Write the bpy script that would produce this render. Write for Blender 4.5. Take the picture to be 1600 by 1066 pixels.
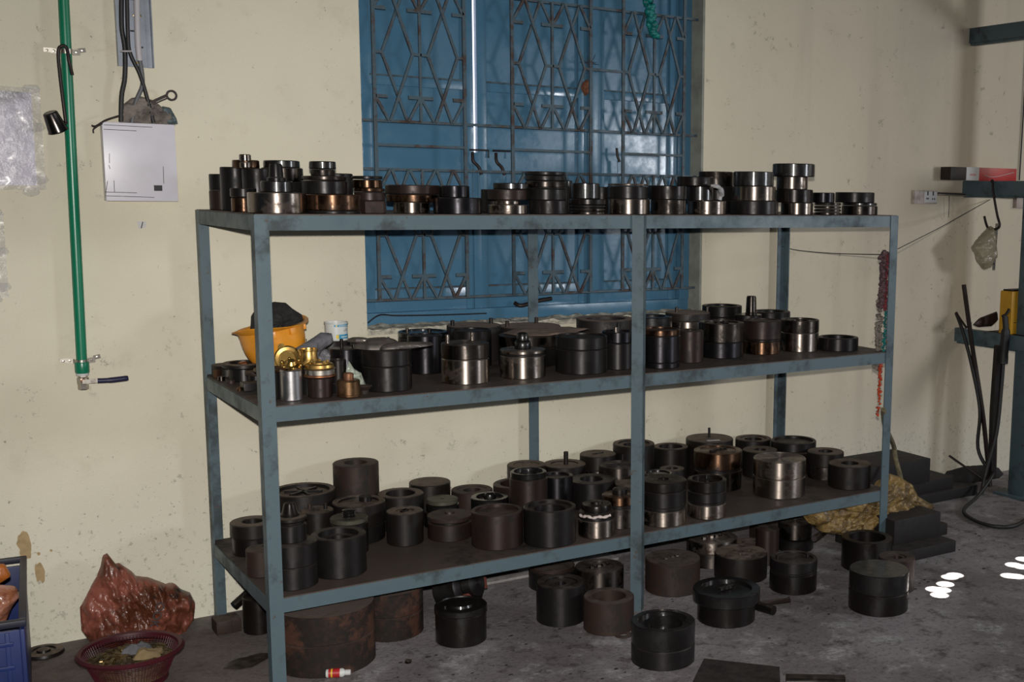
import bpy, bmesh, math, random
from mathutils import Vector, Matrix, noise
S = bpy.context.scene
for o in list(bpy.data.objects): bpy.data.objects.remove(o)
random.seed(7)
PI = math.pi
# ---------------------------------------------------------------- camera
cam = bpy.data.cameras.new('camera'); camo = bpy.data.objects.new('camera', cam); S.collection.objects.link(camo)
cam.sensor_width = 36; cam.lens = 36*1841.2/1600; cam.shift_x = -296.5/1600; cam.shift_y = 41.1/1600
cam.clip_start = .05
CAMP = Vector((-.9499, -3.6759, 1.5771))
def cam_axes(yaw=.6156, pitch=-.1458, roll=.0143):
    f = Vector((math.sin(yaw)*math.cos(pitch), math.cos(yaw)*math.cos(pitch), math.sin(pitch)))
    r = Vector((math.cos(yaw), -math.sin(yaw), 0)); u = r.cross(f)
    return math.cos(roll)*r+math.sin(roll)*u, -math.sin(roll)*r+math.cos(roll)*u, f
RX, UY, FZ = cam_axes()
camo.matrix_world = Matrix(((RX.x, UY.x, -FZ.x, CAMP.x), (RX.y, UY.y, -FZ.y, CAMP.y), (RX.z, UY.z, -FZ.z, CAMP.z), (0, 0, 0, 1)))
S.camera = camo
PPX, PPY, FPX = 1096.5, 574.1, 1841.2
def ray(u, v): return FZ+RX*((u-PPX)/FPX)-UY*((v-PPY)/FPX)
def AX(u, v, x): d = ray(u, v); return CAMP+d*((x-CAMP.x)/d.x)      # the world point seen at a photo pixel, on the plane x = const
def AY(u, v, y): d = ray(u, v); return CAMP+d*((y-CAMP.y)/d.y)
def AZ(u, v, z): d = ray(u, v); return CAMP+d*((z-CAMP.z)/d.z)
# ---------------------------------------------------------------- light and exposure
S.view_settings.view_transform = 'Standard'; S.view_settings.look = 'None'
S.view_settings.gamma = 1; S.view_settings.use_curve_mapping = False; S.view_settings.exposure = 0.0
w = bpy.data.worlds.new('world'); S.world = w; w.use_nodes = True
w.node_tree.nodes['Background'].inputs[0].default_value = (.75, .85, 1, 1)
w.node_tree.nodes['Background'].inputs[1].default_value = .035
def lamp(name, kind, loc, energy, color=(1, 1, 1), aim=None, **kw):
    l = bpy.data.lights.new(name, kind); o = bpy.data.objects.new(name, l); S.collection.objects.link(o)
    o.location = loc; l.energy = energy; l.color = color
    for k, v in kw.items(): setattr(l, k, v)
    if aim is not None: o.rotation_euler = (Vector(aim)-Vector(loc)).to_track_quat('-Z', 'Y').to_euler()
    return o
# the camera's own flash, just above the lens
lamp('camera_flash', 'SPOT', CAMP+Vector((0, 0, .10))+RX*.0, 620, (1, .955, .90), aim=CAMP+FZ*4.0+RX*-.80+UY*-.30, shadow_soft_size=.018, spot_size=math.radians(84), spot_blend=1.0)
# daylight from an opening behind and to the right of the camera
lamp('daylight_opening', 'AREA', (5.0, -3.9, 1.80), 62, (.9, .94, 1), aim=(1.91, .93, 1.72), shape='RECTANGLE', size=.85, size_y=.66)
lamp('daylight_right', 'AREA', (7.0, -2.2, 2.6), 30, (1, .93, .82), aim=(2.8, .5, .9), shape='RECTANGLE', size=1.6, size_y=1.6)
# sun flecks that fall through gaps in the roof
SUNPTS = [(2.499, -0.462, 0.0208), (2.584, -0.441, 0.0264), (2.668, -0.388, 0.0134), (2.464, -0.523, 0.0257), (2.519, -0.485, 0.0156), (2.705, -0.382, 0.0162), (3.028, -0.424, 0.0111), (3.038, -0.462, 0.0305), (2.894, -0.513, 0.0189), (2.913, -0.535, 0.0108), (3.132, -0.394, 0.0085)]
for i, (x, y, s) in enumerate(SUNPTS):
    lamp('sun_fleck', 'SPOT', (x+.9, y-.6, 4.2), 9000, (1, .95, .85), aim=(x, y, 0), spot_size=2*math.atan(s*.48/4.3), spot_blend=.35, shadow_soft_size=.002)

# ---------------------------------------------------------------- helpers
COL = S.collection
def link(name, me, mat=None, parent=None, loc=None, rot=None):
    o = bpy.data.objects.new(name, me); COL.objects.link(o)
    if mat is not None and me is not None and len(me.materials) == 0: me.materials.append(mat)
    if parent is not None: o.parent = parent
    if loc is not None: o.location = loc
    if rot is not None: o.rotation_euler = rot
    return o
def tag(o, label=None, cat=None, group=None, kind=None):
    if label: o['label'] = label
    if cat: o['category'] = cat
    if group: o['group'] = group
    if kind: o['kind'] = kind
    return o
def empty(name, loc=(0, 0, 0), rot=(0, 0, 0), **k):
    o = bpy.data.objects.new(name, None); COL.objects.link(o); o.location = loc; o.rotation_euler = rot; o.empty_display_size = .05
    return tag(o, **k)
def finish(bm, name, angle=35, smooth=True):
    bmesh.ops.recalc_face_normals(bm, faces=bm.faces)
    me = bpy.data.meshes.new(name); bm.to_mesh(me); bm.free()
    if smooth:
        me.polygons.foreach_set('use_smooth', [True]*len(me.polygons))
        me.set_sharp_from_angle(angle=math.radians(angle))
    return me
def add_box(bm, lo, hi, mtx=None):
    vs = [bm.verts.new((x, y, z)) for x in (lo[0], hi[0]) for y in (lo[1], hi[1]) for z in (lo[2], hi[2])]
    for f in ((0, 1, 3, 2), (4, 6, 7, 5), (0, 4, 5, 1), (2, 3, 7, 6), (0, 2, 6, 4), (1, 5, 7, 3)): bm.faces.new([vs[i] for i in f])
    if mtx is not None:
        for v in vs: v.co = mtx @ v.co
    return vs
def box(name, lo, hi, mat, parent=None, bev=0.0, mtx=None, **k):
    bm = bmesh.new(); add_box(bm, lo, hi, mtx)
    if bev: bmesh.ops.bevel(bm, geom=bm.edges[:], offset=bev, segments=2, affect='EDGES', profile=.6)
    return tag(link(name, finish(bm, name), mat, parent), **k)
def lathe_mesh(prof, name='lathe', n=48, cap=True, wob=0, sq=0):
    """prof: list of (r, z) from bottom centre outwards and up; r==0 collapses to a point."""
    bm = bmesh.new(); rings = []
    for (r, z) in prof:
        if r < 1e-6: rings.append([bm.verts.new((0, 0, z))])
        else:
            rings.append([bm.verts.new((r*math.cos(2*PI*i/n)*(1+wob*math.sin(3*2*PI*i/n+z*40)), r*math.sin(2*PI*i/n)*(1+wob*math.cos(2*2*PI*i/n)), z)) for i in range(n)])
    for a, b in zip(rings, rings[1:]):
        for i in range(n):
            j = (i+1) % n
            if len(a) == 1 and len(b) == 1: continue
            if len(a) == 1: bm.faces.new((a[0], b[j], b[i]))
            elif len(b) == 1: bm.faces.new((a[i], a[j], b[0]))
            else: bm.faces.new((a[i], a[j], b[j], b[i]))
    return finish(bm, name, 30)
def lathe(name, prof, mat, parent=None, loc=None, rot=None, n=48, wob=0, **k):
    return tag(link(name, lathe_mesh(prof, name, n, wob=wob), mat, parent, loc, rot), **k)
def add_tube(bm, pts, r, n=8, caps=True):
    pts = [Vector(p) for p in pts]; rings = []
    up = Vector((0, 0, 1)); prev = None
    for i, p in enumerate(pts):
        t = (pts[min(i+1, len(pts)-1)]-pts[max(i-1, 0)]).normalized()
        if prev is None: a = t.cross(up if abs(t.z) < .9 else Vector((1, 0, 0))).normalized()
        else: a = (prev-t*prev.dot(t)).normalized()
        prev = a; b = t.cross(a); rr = r[i] if isinstance(r, (list, tuple)) else r
        rings.append([bm.verts.new(p+(a*math.cos(2*PI*k/n)+b*math.sin(2*PI*k/n))*rr) for k in range(n)])
    for A, B in zip(rings, rings[1:]):
        for k in range(n): bm.faces.new((A[k], A[(k+1) % n], B[(k+1) % n], B[k]))
    if caps: bm.faces.new(rings[0][::-1]); bm.faces.new(rings[-1])
def smooth_path(pts, sub=6):
    P = [Vector(p) for p in pts]; out = []
    for i in range(len(P)-1):
        p0, p1, p2, p3 = P[max(i-1, 0)], P[i], P[i+1], P[min(i+2, len(P)-1)]
        for s in range(sub):
            t = s/sub
            out.append(.5*((2*p1)+(-p0+p2)*t+(2*p0-5*p1+4*p2-p3)*t*t+(-p0+3*p1-3*p2+p3)*t*t*t))
    out.append(P[-1]); return out
def tube(name, pts, r, mat, parent=None, n=8, sm=True, **k):
    bm = bmesh.new(); add_tube(bm, smooth_path(pts) if sm else pts, r, n)
    return tag(link(name, finish(bm, name, 50), mat, parent), **k)
def add_bar(bm, a, b, w, d, side=Vector((0, -1, 0))):
    """flat bar from a to b, w across in the plane, d thick along side"""
    a, b = Vector(a), Vector(b); t = (b-a).normalized(); s = side.normalized(); q = t.cross(s).normalized()
    vs = []
    for p in (a, b):
        for u, v in ((-1, -1), (1, -1), (1, 1), (-1, 1)): vs.append(bm.verts.new(p+q*w/2*u+s*d/2*v))
    for f in ((3, 2, 1, 0), (4, 5, 6, 7), (0, 1, 5, 4), (1, 2, 6, 5), (2, 3, 7, 6), (3, 0, 4, 7)): bm.faces.new([vs[i] for i in f])
def bar(name, a, b, w, d, mat, parent=None, side=Vector((0, -1, 0)), **k):
    bm = bmesh.new(); add_bar(bm, a, b, w, d, side)
    return tag(link(name, finish(bm, name, smooth=False), mat, parent), **k)
def pillow(name, outline, mat, parent=None, thick=.05, back=.3, ctr=None, nr=26, na=96, amp=.012, freq=14, seed=0, plane='xz', base=0, ridged=False, an=(1, 1), **k):
    """crumpled soft body: star-shaped outline (list of 2D points), inflated to the front by thick, to the back by thick*back"""
    pts = [Vector((a, b)) for a, b in outline]
    c = Vector(ctr) if ctr else sum(pts, Vector((0, 0)))/len(pts)
    def rad(th):
        d = Vector((math.cos(th), math.sin(th))); best = 0
        for i in range(len(pts)):
            p, q = pts[i]-c, pts[(i+1) % len(pts)]-c; e = q-p
            den = d.x*e.y-d.y*e.x
            if abs(den) < 1e-9: continue
            t = (p.x*e.y-p.y*e.x)/den; s = (p.x*d.y-p.y*d.x)/den
            if t > 0 and -1e-6 <= s <= 1+1e-6: best = max(best, t)
        return best
    R = [rad(2*PI*i/na) for i in range(na)]
    bm = bmesh.new()
    def put(u, v, w_):
        if plane == 'xz': return bm.verts.new((u, base-w_, v))
        if plane == 'yz': return bm.verts.new((base-w_, u, v))
        return bm.verts.new((u, v, base+w_))
    for sgn in (1, -1):
        tt = thick if sgn > 0 else -thick*back
        cv = None; rings = []
        for j in range(nr+1):
            f = j/nr; ring = []
            for i in range(na):
                th = 2*PI*i/na; rr = R[i]*f; u = c.x+math.cos(th)*rr; v = c.y+math.sin(th)*rr
                h = math.sqrt(max(0, 1-f**2.6))
                nz = noise.fractal(Vector(((u+v*.25)*freq*an[0], (v-.4*u)*freq*an[1], seed+sgn*3)), .9, 2.1, 4)
                if ridged: nz = .5-abs(nz)*1.6
                w_ = tt*h+amp*nz*min(1, h*1.6+.15)*sgn
                if j == 0:
                    if cv is None: cv = put(u, v, w_)
                    ring = [cv]*na; break
                ring.append(put(u, v, w_))
            rings.append(ring)
        for j in range(nr):
            A, B = rings[j], rings[j+1]
            for i in range(na):
                m = (i+1) % na
                if j == 0: bm.faces.new((A[0], B[i], B[m]))
                else: bm.faces.new((A[i], B[i], B[m], A[m]))
    bmesh.ops.remove_doubles(bm, verts=bm.verts, dist=.0004)
    return tag(link(name, finish(bm, name, 60), mat, parent), **k)
def text(name, s, size, loc, rot, mat, parent=None, ext=.0003, **k):
    cu = bpy.data.curves.new(name, 'FONT'); cu.body = s; cu.size = size; cu.extrude = ext; cu.align_x = 'CENTER'; cu.align_y = 'CENTER'
    tmp = bpy.data.objects.new(name, cu); me = bpy.data.meshes.new_from_object(tmp); bpy.data.objects.remove(tmp)
    me.materials.clear(); return tag(link(name, me, mat, parent, loc, rot), **k)

# ---------------------------------------------------------------- materials
def new_mat(name):
    m = bpy.data.materials.new(name); m.use_nodes = True; nt = m.node_tree
    return m, nt, nt.nodes['Principled BSDF']
def N(nt, t, **k):
    n = nt.nodes.new(t)
    for a, b in k.items():
        if a.startswith('i_'): n.inputs[a[2:].replace('_', ' ')].default_value = b
        else: setattr(n, a, b)
    return n
def noise_n(nt, vec, scale, detail=5, rough=.6, w=None):
    n = N(nt, 'ShaderNodeTexNoise'); n.noise_dimensions = '4D' if w is not None else '3D'
    n.inputs['Scale'].default_value = scale; n.inputs['Detail'].default_value = detail; n.inputs['Roughness'].default_value = rough
    nt.links.new(vec, n.inputs['Vector'])
    if w is not None: nt.links.new(w, n.inputs['W'])
    return n.outputs['Fac']
def ramp(nt, fac, a, b, lo=0., hi=1.):
    r = N(nt, 'ShaderNodeMapRange'); r.interpolation_type = 'SMOOTHSTEP'; nt.links.new(fac, r.inputs['Value'])
    r.inputs['From Min'].default_value = a; r.inputs['From Max'].default_value = b; r.inputs['To Min'].default_value = lo; r.inputs['To Max'].default_value = hi
    return r.outputs['Result']
def mix(nt, fac, a, b, mode='MIX'):
    m = N(nt, 'ShaderNodeMix'); m.data_type = 'RGBA'; m.blend_type = mode
    if isinstance(fac, float) or isinstance(fac, int): m.inputs['Factor'].default_value = fac
    else: nt.links.new(fac, m.inputs['Factor'])
    for v, i in ((a, 6), (b, 7)):
        if isinstance(v, tuple): m.inputs[i].default_value = (*v[:3], 1)
        else: nt.links.new(v, m.inputs[i])
    return m.outputs[2]
def mth(nt, op, a, b=0.0):
    m = N(nt, 'ShaderNodeMath'); m.operation = op; m.use_clamp = False
    for v, i in ((a, 0), (b, 1)):
        if isinstance(v, (int, float)): m.inputs[i].default_value = v
        else: nt.links.new(v, m.inputs[i])
    return m.outputs[0]
def coords(nt, mode='Object', scale=(1, 1, 1)):
    tc = N(nt, 'ShaderNodeTexCoord'); mp = N(nt, 'ShaderNodeMapping'); mp.inputs['Scale'].default_value = scale
    nt.links.new(tc.outputs[mode], mp.inputs['Vector']); return mp.outputs['Vector']
def bump(nt, p, h, strength=.3, dist=.002):
    b = N(nt, 'ShaderNodeBump'); b.inputs['Strength'].default_value = strength; b.inputs['Distance'].default_value = dist
    nt.links.new(h, b.inputs['Height']); nt.links.new(b.outputs[0], p.inputs['Normal'])
def plain(name, col, rough=.6, metal=0., var=.0, spec=.5, scale=12, bumpy=0.):
    m, nt, p = new_mat(name); p.inputs['Roughness'].default_value = rough; p.inputs['Metallic'].default_value = metal
    p.inputs['Specular IOR Level'].default_value = spec
    v = coords(nt); n = noise_n(nt, v, scale)
    c2 = tuple(c*(1-var) for c in col)
    nt.links.new(mix(nt, ramp(nt, n, .35, .7), col, c2), p.inputs['Base Color'])
    if bumpy: bump(nt, p, noise_n(nt, v, scale*6), bumpy, .003)
    return m
ANROT = 0.25
def metal(name, base, stain, amt=.5, rough=.35, metallic=1., dust=.6, band=False, dustc=(.105, .082, .068), wet=0., an=0.):
    """machined steel with stains; dust settles on upward faces"""
    m, nt, p = new_mat(name); v = coords(nt); oi = N(nt, 'ShaderNodeObjectInfo'); w4 = mth(nt, 'MULTIPLY', oi.outputs['Random'], 40.)
    n1 = noise_n(nt, v, 16, 6, .65, w4)
    v2 = coords(nt, 'Object', (1, 1, 3.5)) if band else coords(nt, 'Object', (14, 14, 1.5))
    n2 = noise_n(nt, v2, 9 if band else 2.2, 4, .6, w4)
    n3 = noise_n(nt, v, 90, 3, .6, w4)
    f = ramp(nt, mth(nt, 'ADD', mth(nt, 'MULTIPLY', n1, .65), mth(nt, 'MULTIPLY', n2, .35)), .62-.3*amt, .74-.3*amt)
    c = mix(nt, f, base, stain)
    c = mix(nt, ramp(nt, n3, .3, .75, 0, .25), c, stain)
    g = N(nt, 'ShaderNodeNewGeometry'); sx = N(nt, 'ShaderNodeSeparateXYZ'); nt.links.new(g.outputs['True Normal'], sx.inputs[0])
    up = ramp(nt, sx.outputs['Z'], .6, .95); dn = ramp(nt, noise_n(nt, v, 22, 5, .7, w4), .3, .62, .25, 1.)
    d = mth(nt, 'MULTIPLY', mth(nt, 'MULTIPLY', up, dn), dust)
    nt.links.new(mix(nt, d, c, dustc), p.inputs['Base Color'])
    nt.links.new(mth(nt, 'MULTIPLY', mth(nt, 'SUBTRACT', 1., d), mth(nt, 'SUBTRACT', metallic, mth(nt, 'MULTIPLY', f, metallic*.35))), p.inputs['Metallic'])
    ro = mth(nt, 'ADD', rough, mth(nt, 'MULTIPLY', f, .18)); ro = mth(nt, 'ADD', ro, mth(nt, 'MULTIPLY', mth(nt, 'SUBTRACT', n3, .5), .12))
    ro = mth(nt, 'ADD', ro, mth(nt, 'MULTIPLY', d, .4)); nt.links.new(ro, p.inputs['Roughness'])
    if wet:
        p.inputs['Coat Weight'].default_value = wet; p.inputs['Coat Roughness'].default_value = .12
    if an:
        tg = N(nt, 'ShaderNodeTangent'); tg.direction_type = 'RADIAL'; tg.axis = 'Z'; nt.links.new(tg.outputs[0], p.inputs['Tangent'])
        p.inputs['Anisotropic'].default_value = an; p.inputs['Anisotropic Rotation'].default_value = ANROT
    bump(nt, p, mth(nt, 'ADD', n3, n1), .07 if not wet else .35, .0012)
    return m
MT = {
 'E': metal('thick_dust_steel', (.030, .025, .024), (.012, .010, .009), .5, .5, .45, 1.6, dustc=(.28, .205, .165)),
 'K': metal('blackened_steel', (.017, .015, .0155), (.007, .0055, .005), .5, .38, .5, .5, an=.6),
 'W': metal('oily_black_steel', (.009, .008, .008), (.004, .0035, .0035), .5, .34, .35, .06, wet=.4),
 'S': metal('polished_steel', (.33, .285, .25), (.050, .033, .025), .38, .36, 1., .5, band=True, an=.85),
 'Q': metal('dull_ground_steel', (.10, .086, .078), (.020, .016, .013), .5, .38, 1., .7, an=.8),
 'Z': metal('bronze_tinted_steel', (.150, .085, .052), (.028, .017, .012), .45, .36, 1., .4, an=.85),
 'G': metal('smooth_grey_steel', (.038, .036, .041), (.015, .013, .015), .35, .38, .9, .5, an=.75),
 'R': metal('rusted_steel', (.034, .018, .0125), (.012, .008, .0065), .5, .55, .25, .7),
 'B': metal('red_brown_steel', (.034, .020, .0175), (.013, .009, .008), .5, .44, .45, .55, an=.5),
 'D': metal('dusty_black_steel', (.017, .0135, .012), (.008, .0065, .006), .5, .42, .45, 1.1, an=.4, dustc=(.14, .105, .080)),
 'P': metal('pale_oiled_steel', (.075, .072, .05), (.03, .027, .02), .4, .5, .3, .0),
 'L': metal('oily_dark_steel', (.017, .0135, .0125), (.006, .005, .0045), .5, .32, .6, .35, an=.5),
}
def rust_drum():
    m, nt, p = new_mat('rusted_drum'); v = coords(nt); n = noise_n(nt, v, 7, 7, .7); n2 = noise_n(nt, v, 40, 4)
    c = mix(nt, ramp(nt, n, .40, .52), (.062, .028, .018), (.013, .010, .009)); c = mix(nt, ramp(nt, n2, .4, .8, 0, .5), c, (.05, .022, .014))
    g = N(nt, 'ShaderNodeNewGeometry'); sx = N(nt, 'ShaderNodeSeparateXYZ'); nt.links.new(g.outputs['True Normal'], sx.inputs[0])
    c = mix(nt, ramp(nt, sx.outputs['Z'], .7, .95), c, mix(nt, ramp(nt, n, .3, .7), (.13, .10, .088), (.09, .066, .053)))
    nt.links.new(c, p.inputs['Base Color']); p.inputs['Roughness'].default_value = .75; p.inputs['Specular IOR Level'].default_value = .25; bump(nt, p, n2, .5, .003); return m
MT['U'] = rust_drum()
def wall_mat():
    m, nt, p = new_mat('stained_cream_plaster'); v = coords(nt)
    big = noise_n(nt, v, 1.3, 4, .55); mid = noise_n(nt, v, 7, 6, .65); fine = noise_n(nt, v, 150, 3, .6)
    sep = N(nt, 'ShaderNodeSeparateXYZ'); nt.links.new(v, sep.inputs[0])
    right = ramp(nt, sep.outputs['X'], 1.0, 3.6)           # darker, browner and more speckled towards the right
    c = mix(nt, ramp(nt, big, .35, .65), (.66, .62, .49), (.60, .56, .44))
    c = mix(nt, mth(nt, 'MULTIPLY', right, .7), c, (.50, .43, .335))
    c = mix(nt, ramp(nt, mid, .55, .78, 0, .30), c, (.42, .37, .27))
    # fine peppering of grime, denser near the floor
    low = ramp(nt, sep.outputs['Z'], .75, .02, 0., 1.)
    sp = noise_n(nt, v, 46, 6, .78); th = mth(nt, 'SUBTRACT', sp, mth(nt, 'MULTIPLY', low, .10))
    dirt = ramp(nt, mth(nt, 'ADD', th, mth(nt, 'MULTIPLY', mid, -.14)), .275, .235)
    c = mix(nt, mth(nt, 'MULTIPLY', dirt, .75), c, (.10, .085, .07))
    sp2 = noise_n(nt, v, 17, 7, .8); clus = noise_n(nt, v, 2.6, 3, .5)
    d2 = mth(nt, 'MULTIPLY', ramp(nt, sp2, .585, .66), ramp(nt, mth(nt, 'ADD', mth(nt, 'ADD', clus, mth(nt, 'MULTIPLY', right, .05)), mth(nt, 'MULTIPLY', low, .12)), .50, .62))
    sp3 = noise_n(nt, v, 75, 5, .8); d3 = mth(nt, 'MULTIPLY', ramp(nt, sp3, .62, .68), ramp(nt, noise_n(nt, v, 3.1, 4, .6), .50, .60)); d2 = mth(nt, 'MAXIMUM', d2, d3)
    c = mix(nt, mth(nt, 'MULTIPLY', d2, .6), c, (.15, .125, .10))
    # soft vertical streaks, darker than the wall, at the right
    st = N(nt, 'ShaderNodeMapping'); st.inputs['Scale'].default_value = (5, 1, .35); nt.links.new(v, st.inputs['Vector'])
    sk = noise_n(nt, st.outputs['Vector'], 1.1, 3, .5)
    c = mix(nt, mth(nt, 'MULTIPLY', mth(nt, 'MULTIPLY', ramp(nt, sk, .50, .72), right), .18), c, (.22, .19, .16))
    # lighter whitish band near floor
    c = mix(nt, mth(nt, 'MULTIPLY', low, .55), c, (.66, .645, .555))
    nt.links.new(c, p.inputs['Base Color']); p.inputs['Roughness'].default_value = .75; p.inputs['Specular IOR Level'].default_value = .25
    bump(nt, p, mth(nt, 'ADD', mth(nt, 'MULTIPLY', mid, 2.), fine), .35, .004); return m
def floor_mat():
    m, nt, p = new_mat('greasy_concrete_floor'); v = coords(nt)
    a = noise_n(nt, v, 1.6, 5, .6); b = noise_n(nt, v, 11, 7, .72); c_ = noise_n(nt, v, 60, 5, .7)
    c = mix(nt, ramp(nt, a, .38, .62), (.255, .236, .246), (.165, .148, .152))
    c = mix(nt, ramp(nt, b, .50, .68, 0, .8), c, (.045, .036, .033))
    c = mix(nt, ramp(nt, c_, .5, .68, 0, .55), c, (.03, .025, .024))
    wh = mth(nt, 'MULTIPLY', ramp(nt, noise_n(nt, v, 5, 7, .75), .51, .64), ramp(nt, c_, .35, .6))
    c = mix(nt, mth(nt, 'MULTIPLY', wh, .75), c, (.42, .41, .42))
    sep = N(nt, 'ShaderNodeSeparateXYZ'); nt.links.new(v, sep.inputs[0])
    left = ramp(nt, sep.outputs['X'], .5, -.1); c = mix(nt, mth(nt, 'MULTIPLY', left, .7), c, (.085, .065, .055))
    nt.links.new(c, p.inputs['Base Color']); nt.links.new(ramp(nt, b, .3, .7, .5, .85), p.inputs['Roughness']); p.inputs['Specular IOR Level'].default_value = .3
    bump(nt, p, mth(nt, 'ADD', c_, mth(nt, 'MULTIPLY', b, 2.)), .5, .004); return m
def paint(name, base, dark, grime=.5, rough=.42, rustc=(.07, .04, .028), rust=.0, scale=9):
    m, nt, p = new_mat(name); v = coords(nt); n = noise_n(nt, v, scale, 6, .7); n2 = noise_n(nt, v, scale*6, 4, .7)
    c = mix(nt, ramp(nt, n, .68-.25*grime, .86-.25*grime), base, dark)
    if rust: c = mix(nt, ramp(nt, n2, .70-.2*rust, .78-.2*rust), c, rustc)
    nt.links.new(c, p.inputs['Base Color']); nt.links.new(ramp(nt, n, .3, .7, rough, rough+.25), p.inputs['Roughness'])
    bump(nt, p, n2, .15, .002); return m
M_wall = wall_mat(); M_floor = floor_mat()
M_rack = paint('blue_grey_rack_paint', (.068, .106, .126), (.030, .042, .047), .75, .4, rust=.35, scale=6)
M_plate = paint('greasy_shelf_plate', (.062, .046, .038), (.012, .009, .008), .75, .5, scale=5)
M_shut = paint('blue_shutter_paint', (.055, .142, .228), (.038, .105, .172), .35, .13, scale=4)
M_grille = paint('blue_grille_paint', (.040, .075, .098), (.040, .024, .020), .80, .45, rust=.7, scale=14)
M_jamb = plain('bare_grey_cement', (.27, .28, .24), .85, var=.3, bumpy=.4)
M_sill = plain('broken_plaster', (.55, .52, .43), .9, var=.65, scale=40, bumpy=.8)
M_green = plain('green_plastic_pipe', (.004, .17, .088), .32, var=.12)
M_steel = metal('zinc_steel', (.50, .47, .42), (.22, .19, .16), .4, .35, 1., 0.)
M_chrome = metal('bright_steel', (.62, .60, .58), (.35, .32, .3), .25, .2, 1., 0.)
M_alu = metal('aluminium', (.52, .51, .52), (.33, .31, .31), .3, .33, 1., .1)
M_brass = metal('brass', (.62, .40, .12), (.34, .20, .06), .4, .32, 1., .1)
M_copper = metal('copper', (.40, .17, .08), (.15, .07, .04), .4, .38, 1., .1)
M_bronze = metal('dark_bronze', (.26, .15, .075), (.10, .055, .03), .45, .33, 1., .2)
M_black = plain('black_rubber', (.012, .012, .013), .55, var=.2)
M_blackbar = plain('black_iron_rod', (.020, .012, .011), .5, .3, var=.3)
M_grey = plain('grey_cable', (.10, .10, .11), .5)
M_lead = plain('pale_grey_conduit', (.42, .40, .42), .45)
M_white = plain('white_board', (.60, .585, .645), .35, var=.05)
M_ink = plain('dark_ink', (.03, .03, .035), .7)
M_navy = plain('dark_blue_grip', (.012, .012, .045), .45)
M_yellow = plain('yellow_helmet_plastic', (.72, .285, .020), .38, var=.25, scale=10)
M_cloth = plain('dark_grey_cloth', (.020, .019, .019), .9, var=.4, bumpy=.6)
M_gcloth = plain('grey_cloth', (.135, .135, .15), .9, var=.4, bumpy=.7)
M_tin = plain('white_tin', (.58, .60, .58), .35, var=.12)
M_tinblue = plain('pale_blue_print', (.03, .24, .42), .4)
M_yel = plain('yellow_print', (.6, .42, .03), .4)
M_crate = plain('blue_crate_plastic', (.006, .020, .115), .42, var=.4, scale=7)
M_maroon = plain('maroon_basket_plastic', (.06, .007, .012), .45, var=.3)
M_red = plain('red_box_card', (.42, .018, .02), .4, var=.2)
M_can = plain('yellow_can', (.52, .27, .012), .45, var=.2)
M_dblock = metal('dark_block_steel', (.011, .009, .009), (.007, .006, .006), .5, .6, .2, .5, dustc=(.04, .03, .026))
M_label = plain('pale_label', (.5, .5, .5), .6)
M_grease = plain('white_grease', (.55, .47, .44), .4, var=.3)
M_hole = plain('dark_bore', (.012, .010, .010), .7)
M_tan = plain('peeled_plaster', (.40, .29, .15), .9, var=.25, scale=30)
def bag_mat(name, a, b, c3, rough=.25, freq=8, alpha=1.0, coat=.5):
    m, nt, p = new_mat(name); v = coords(nt); n = noise_n(nt, v, freq, 6, .7); n2 = noise_n(nt, v, freq*2.3, 5, .7)
    c = mix(nt, ramp(nt, n, .42, .58), a, b); c = mix(nt, ramp(nt, n2, .58, .66), c, c3)
    nt.links.new(c, p.inputs['Base Color']); p.inputs['Roughness'].default_value = rough; p.inputs['Coat Weight'].default_value = coat; p.inputs['Coat Roughness'].default_value = .15
    bump(nt, p, noise_n(nt, v, freq*5, 5, .65), .7, .006)
    if alpha < 1: p.inputs['Alpha'].default_value = alpha
    return m
M_bag = bag_mat('brown_oily_polythene', (.24, .075, .05), (.085, .024, .010), (.016, .008, .006), .42, 5, 1, .25)
M_pinkbag = bag_mat('pink_brown_polythene', (.42, .20, .16), (.30, .11, .05), (.20, .06, .03), .35, 9)
M_clearbag = bag_mat('cloudy_polythene', (.34, .30, .20), (.26, .22, .14), (.40, .37, .27), .25, 8, .72)
M_sack = bag_mat('golden_woven_sack', (.24, .155, .05), (.09, .055, .018), (.36, .26, .12), .5, 13, 1, .1)
M_film = bag_mat('clear_plastic_film', (.55, .55, .62), (.45, .45, .5), (.7, .7, .75), .2, 5, .22, .4)
M_rag = plain('white_rag', (.40, .40, .41), .85, var=.5, scale=50, bumpy=.8)
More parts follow.
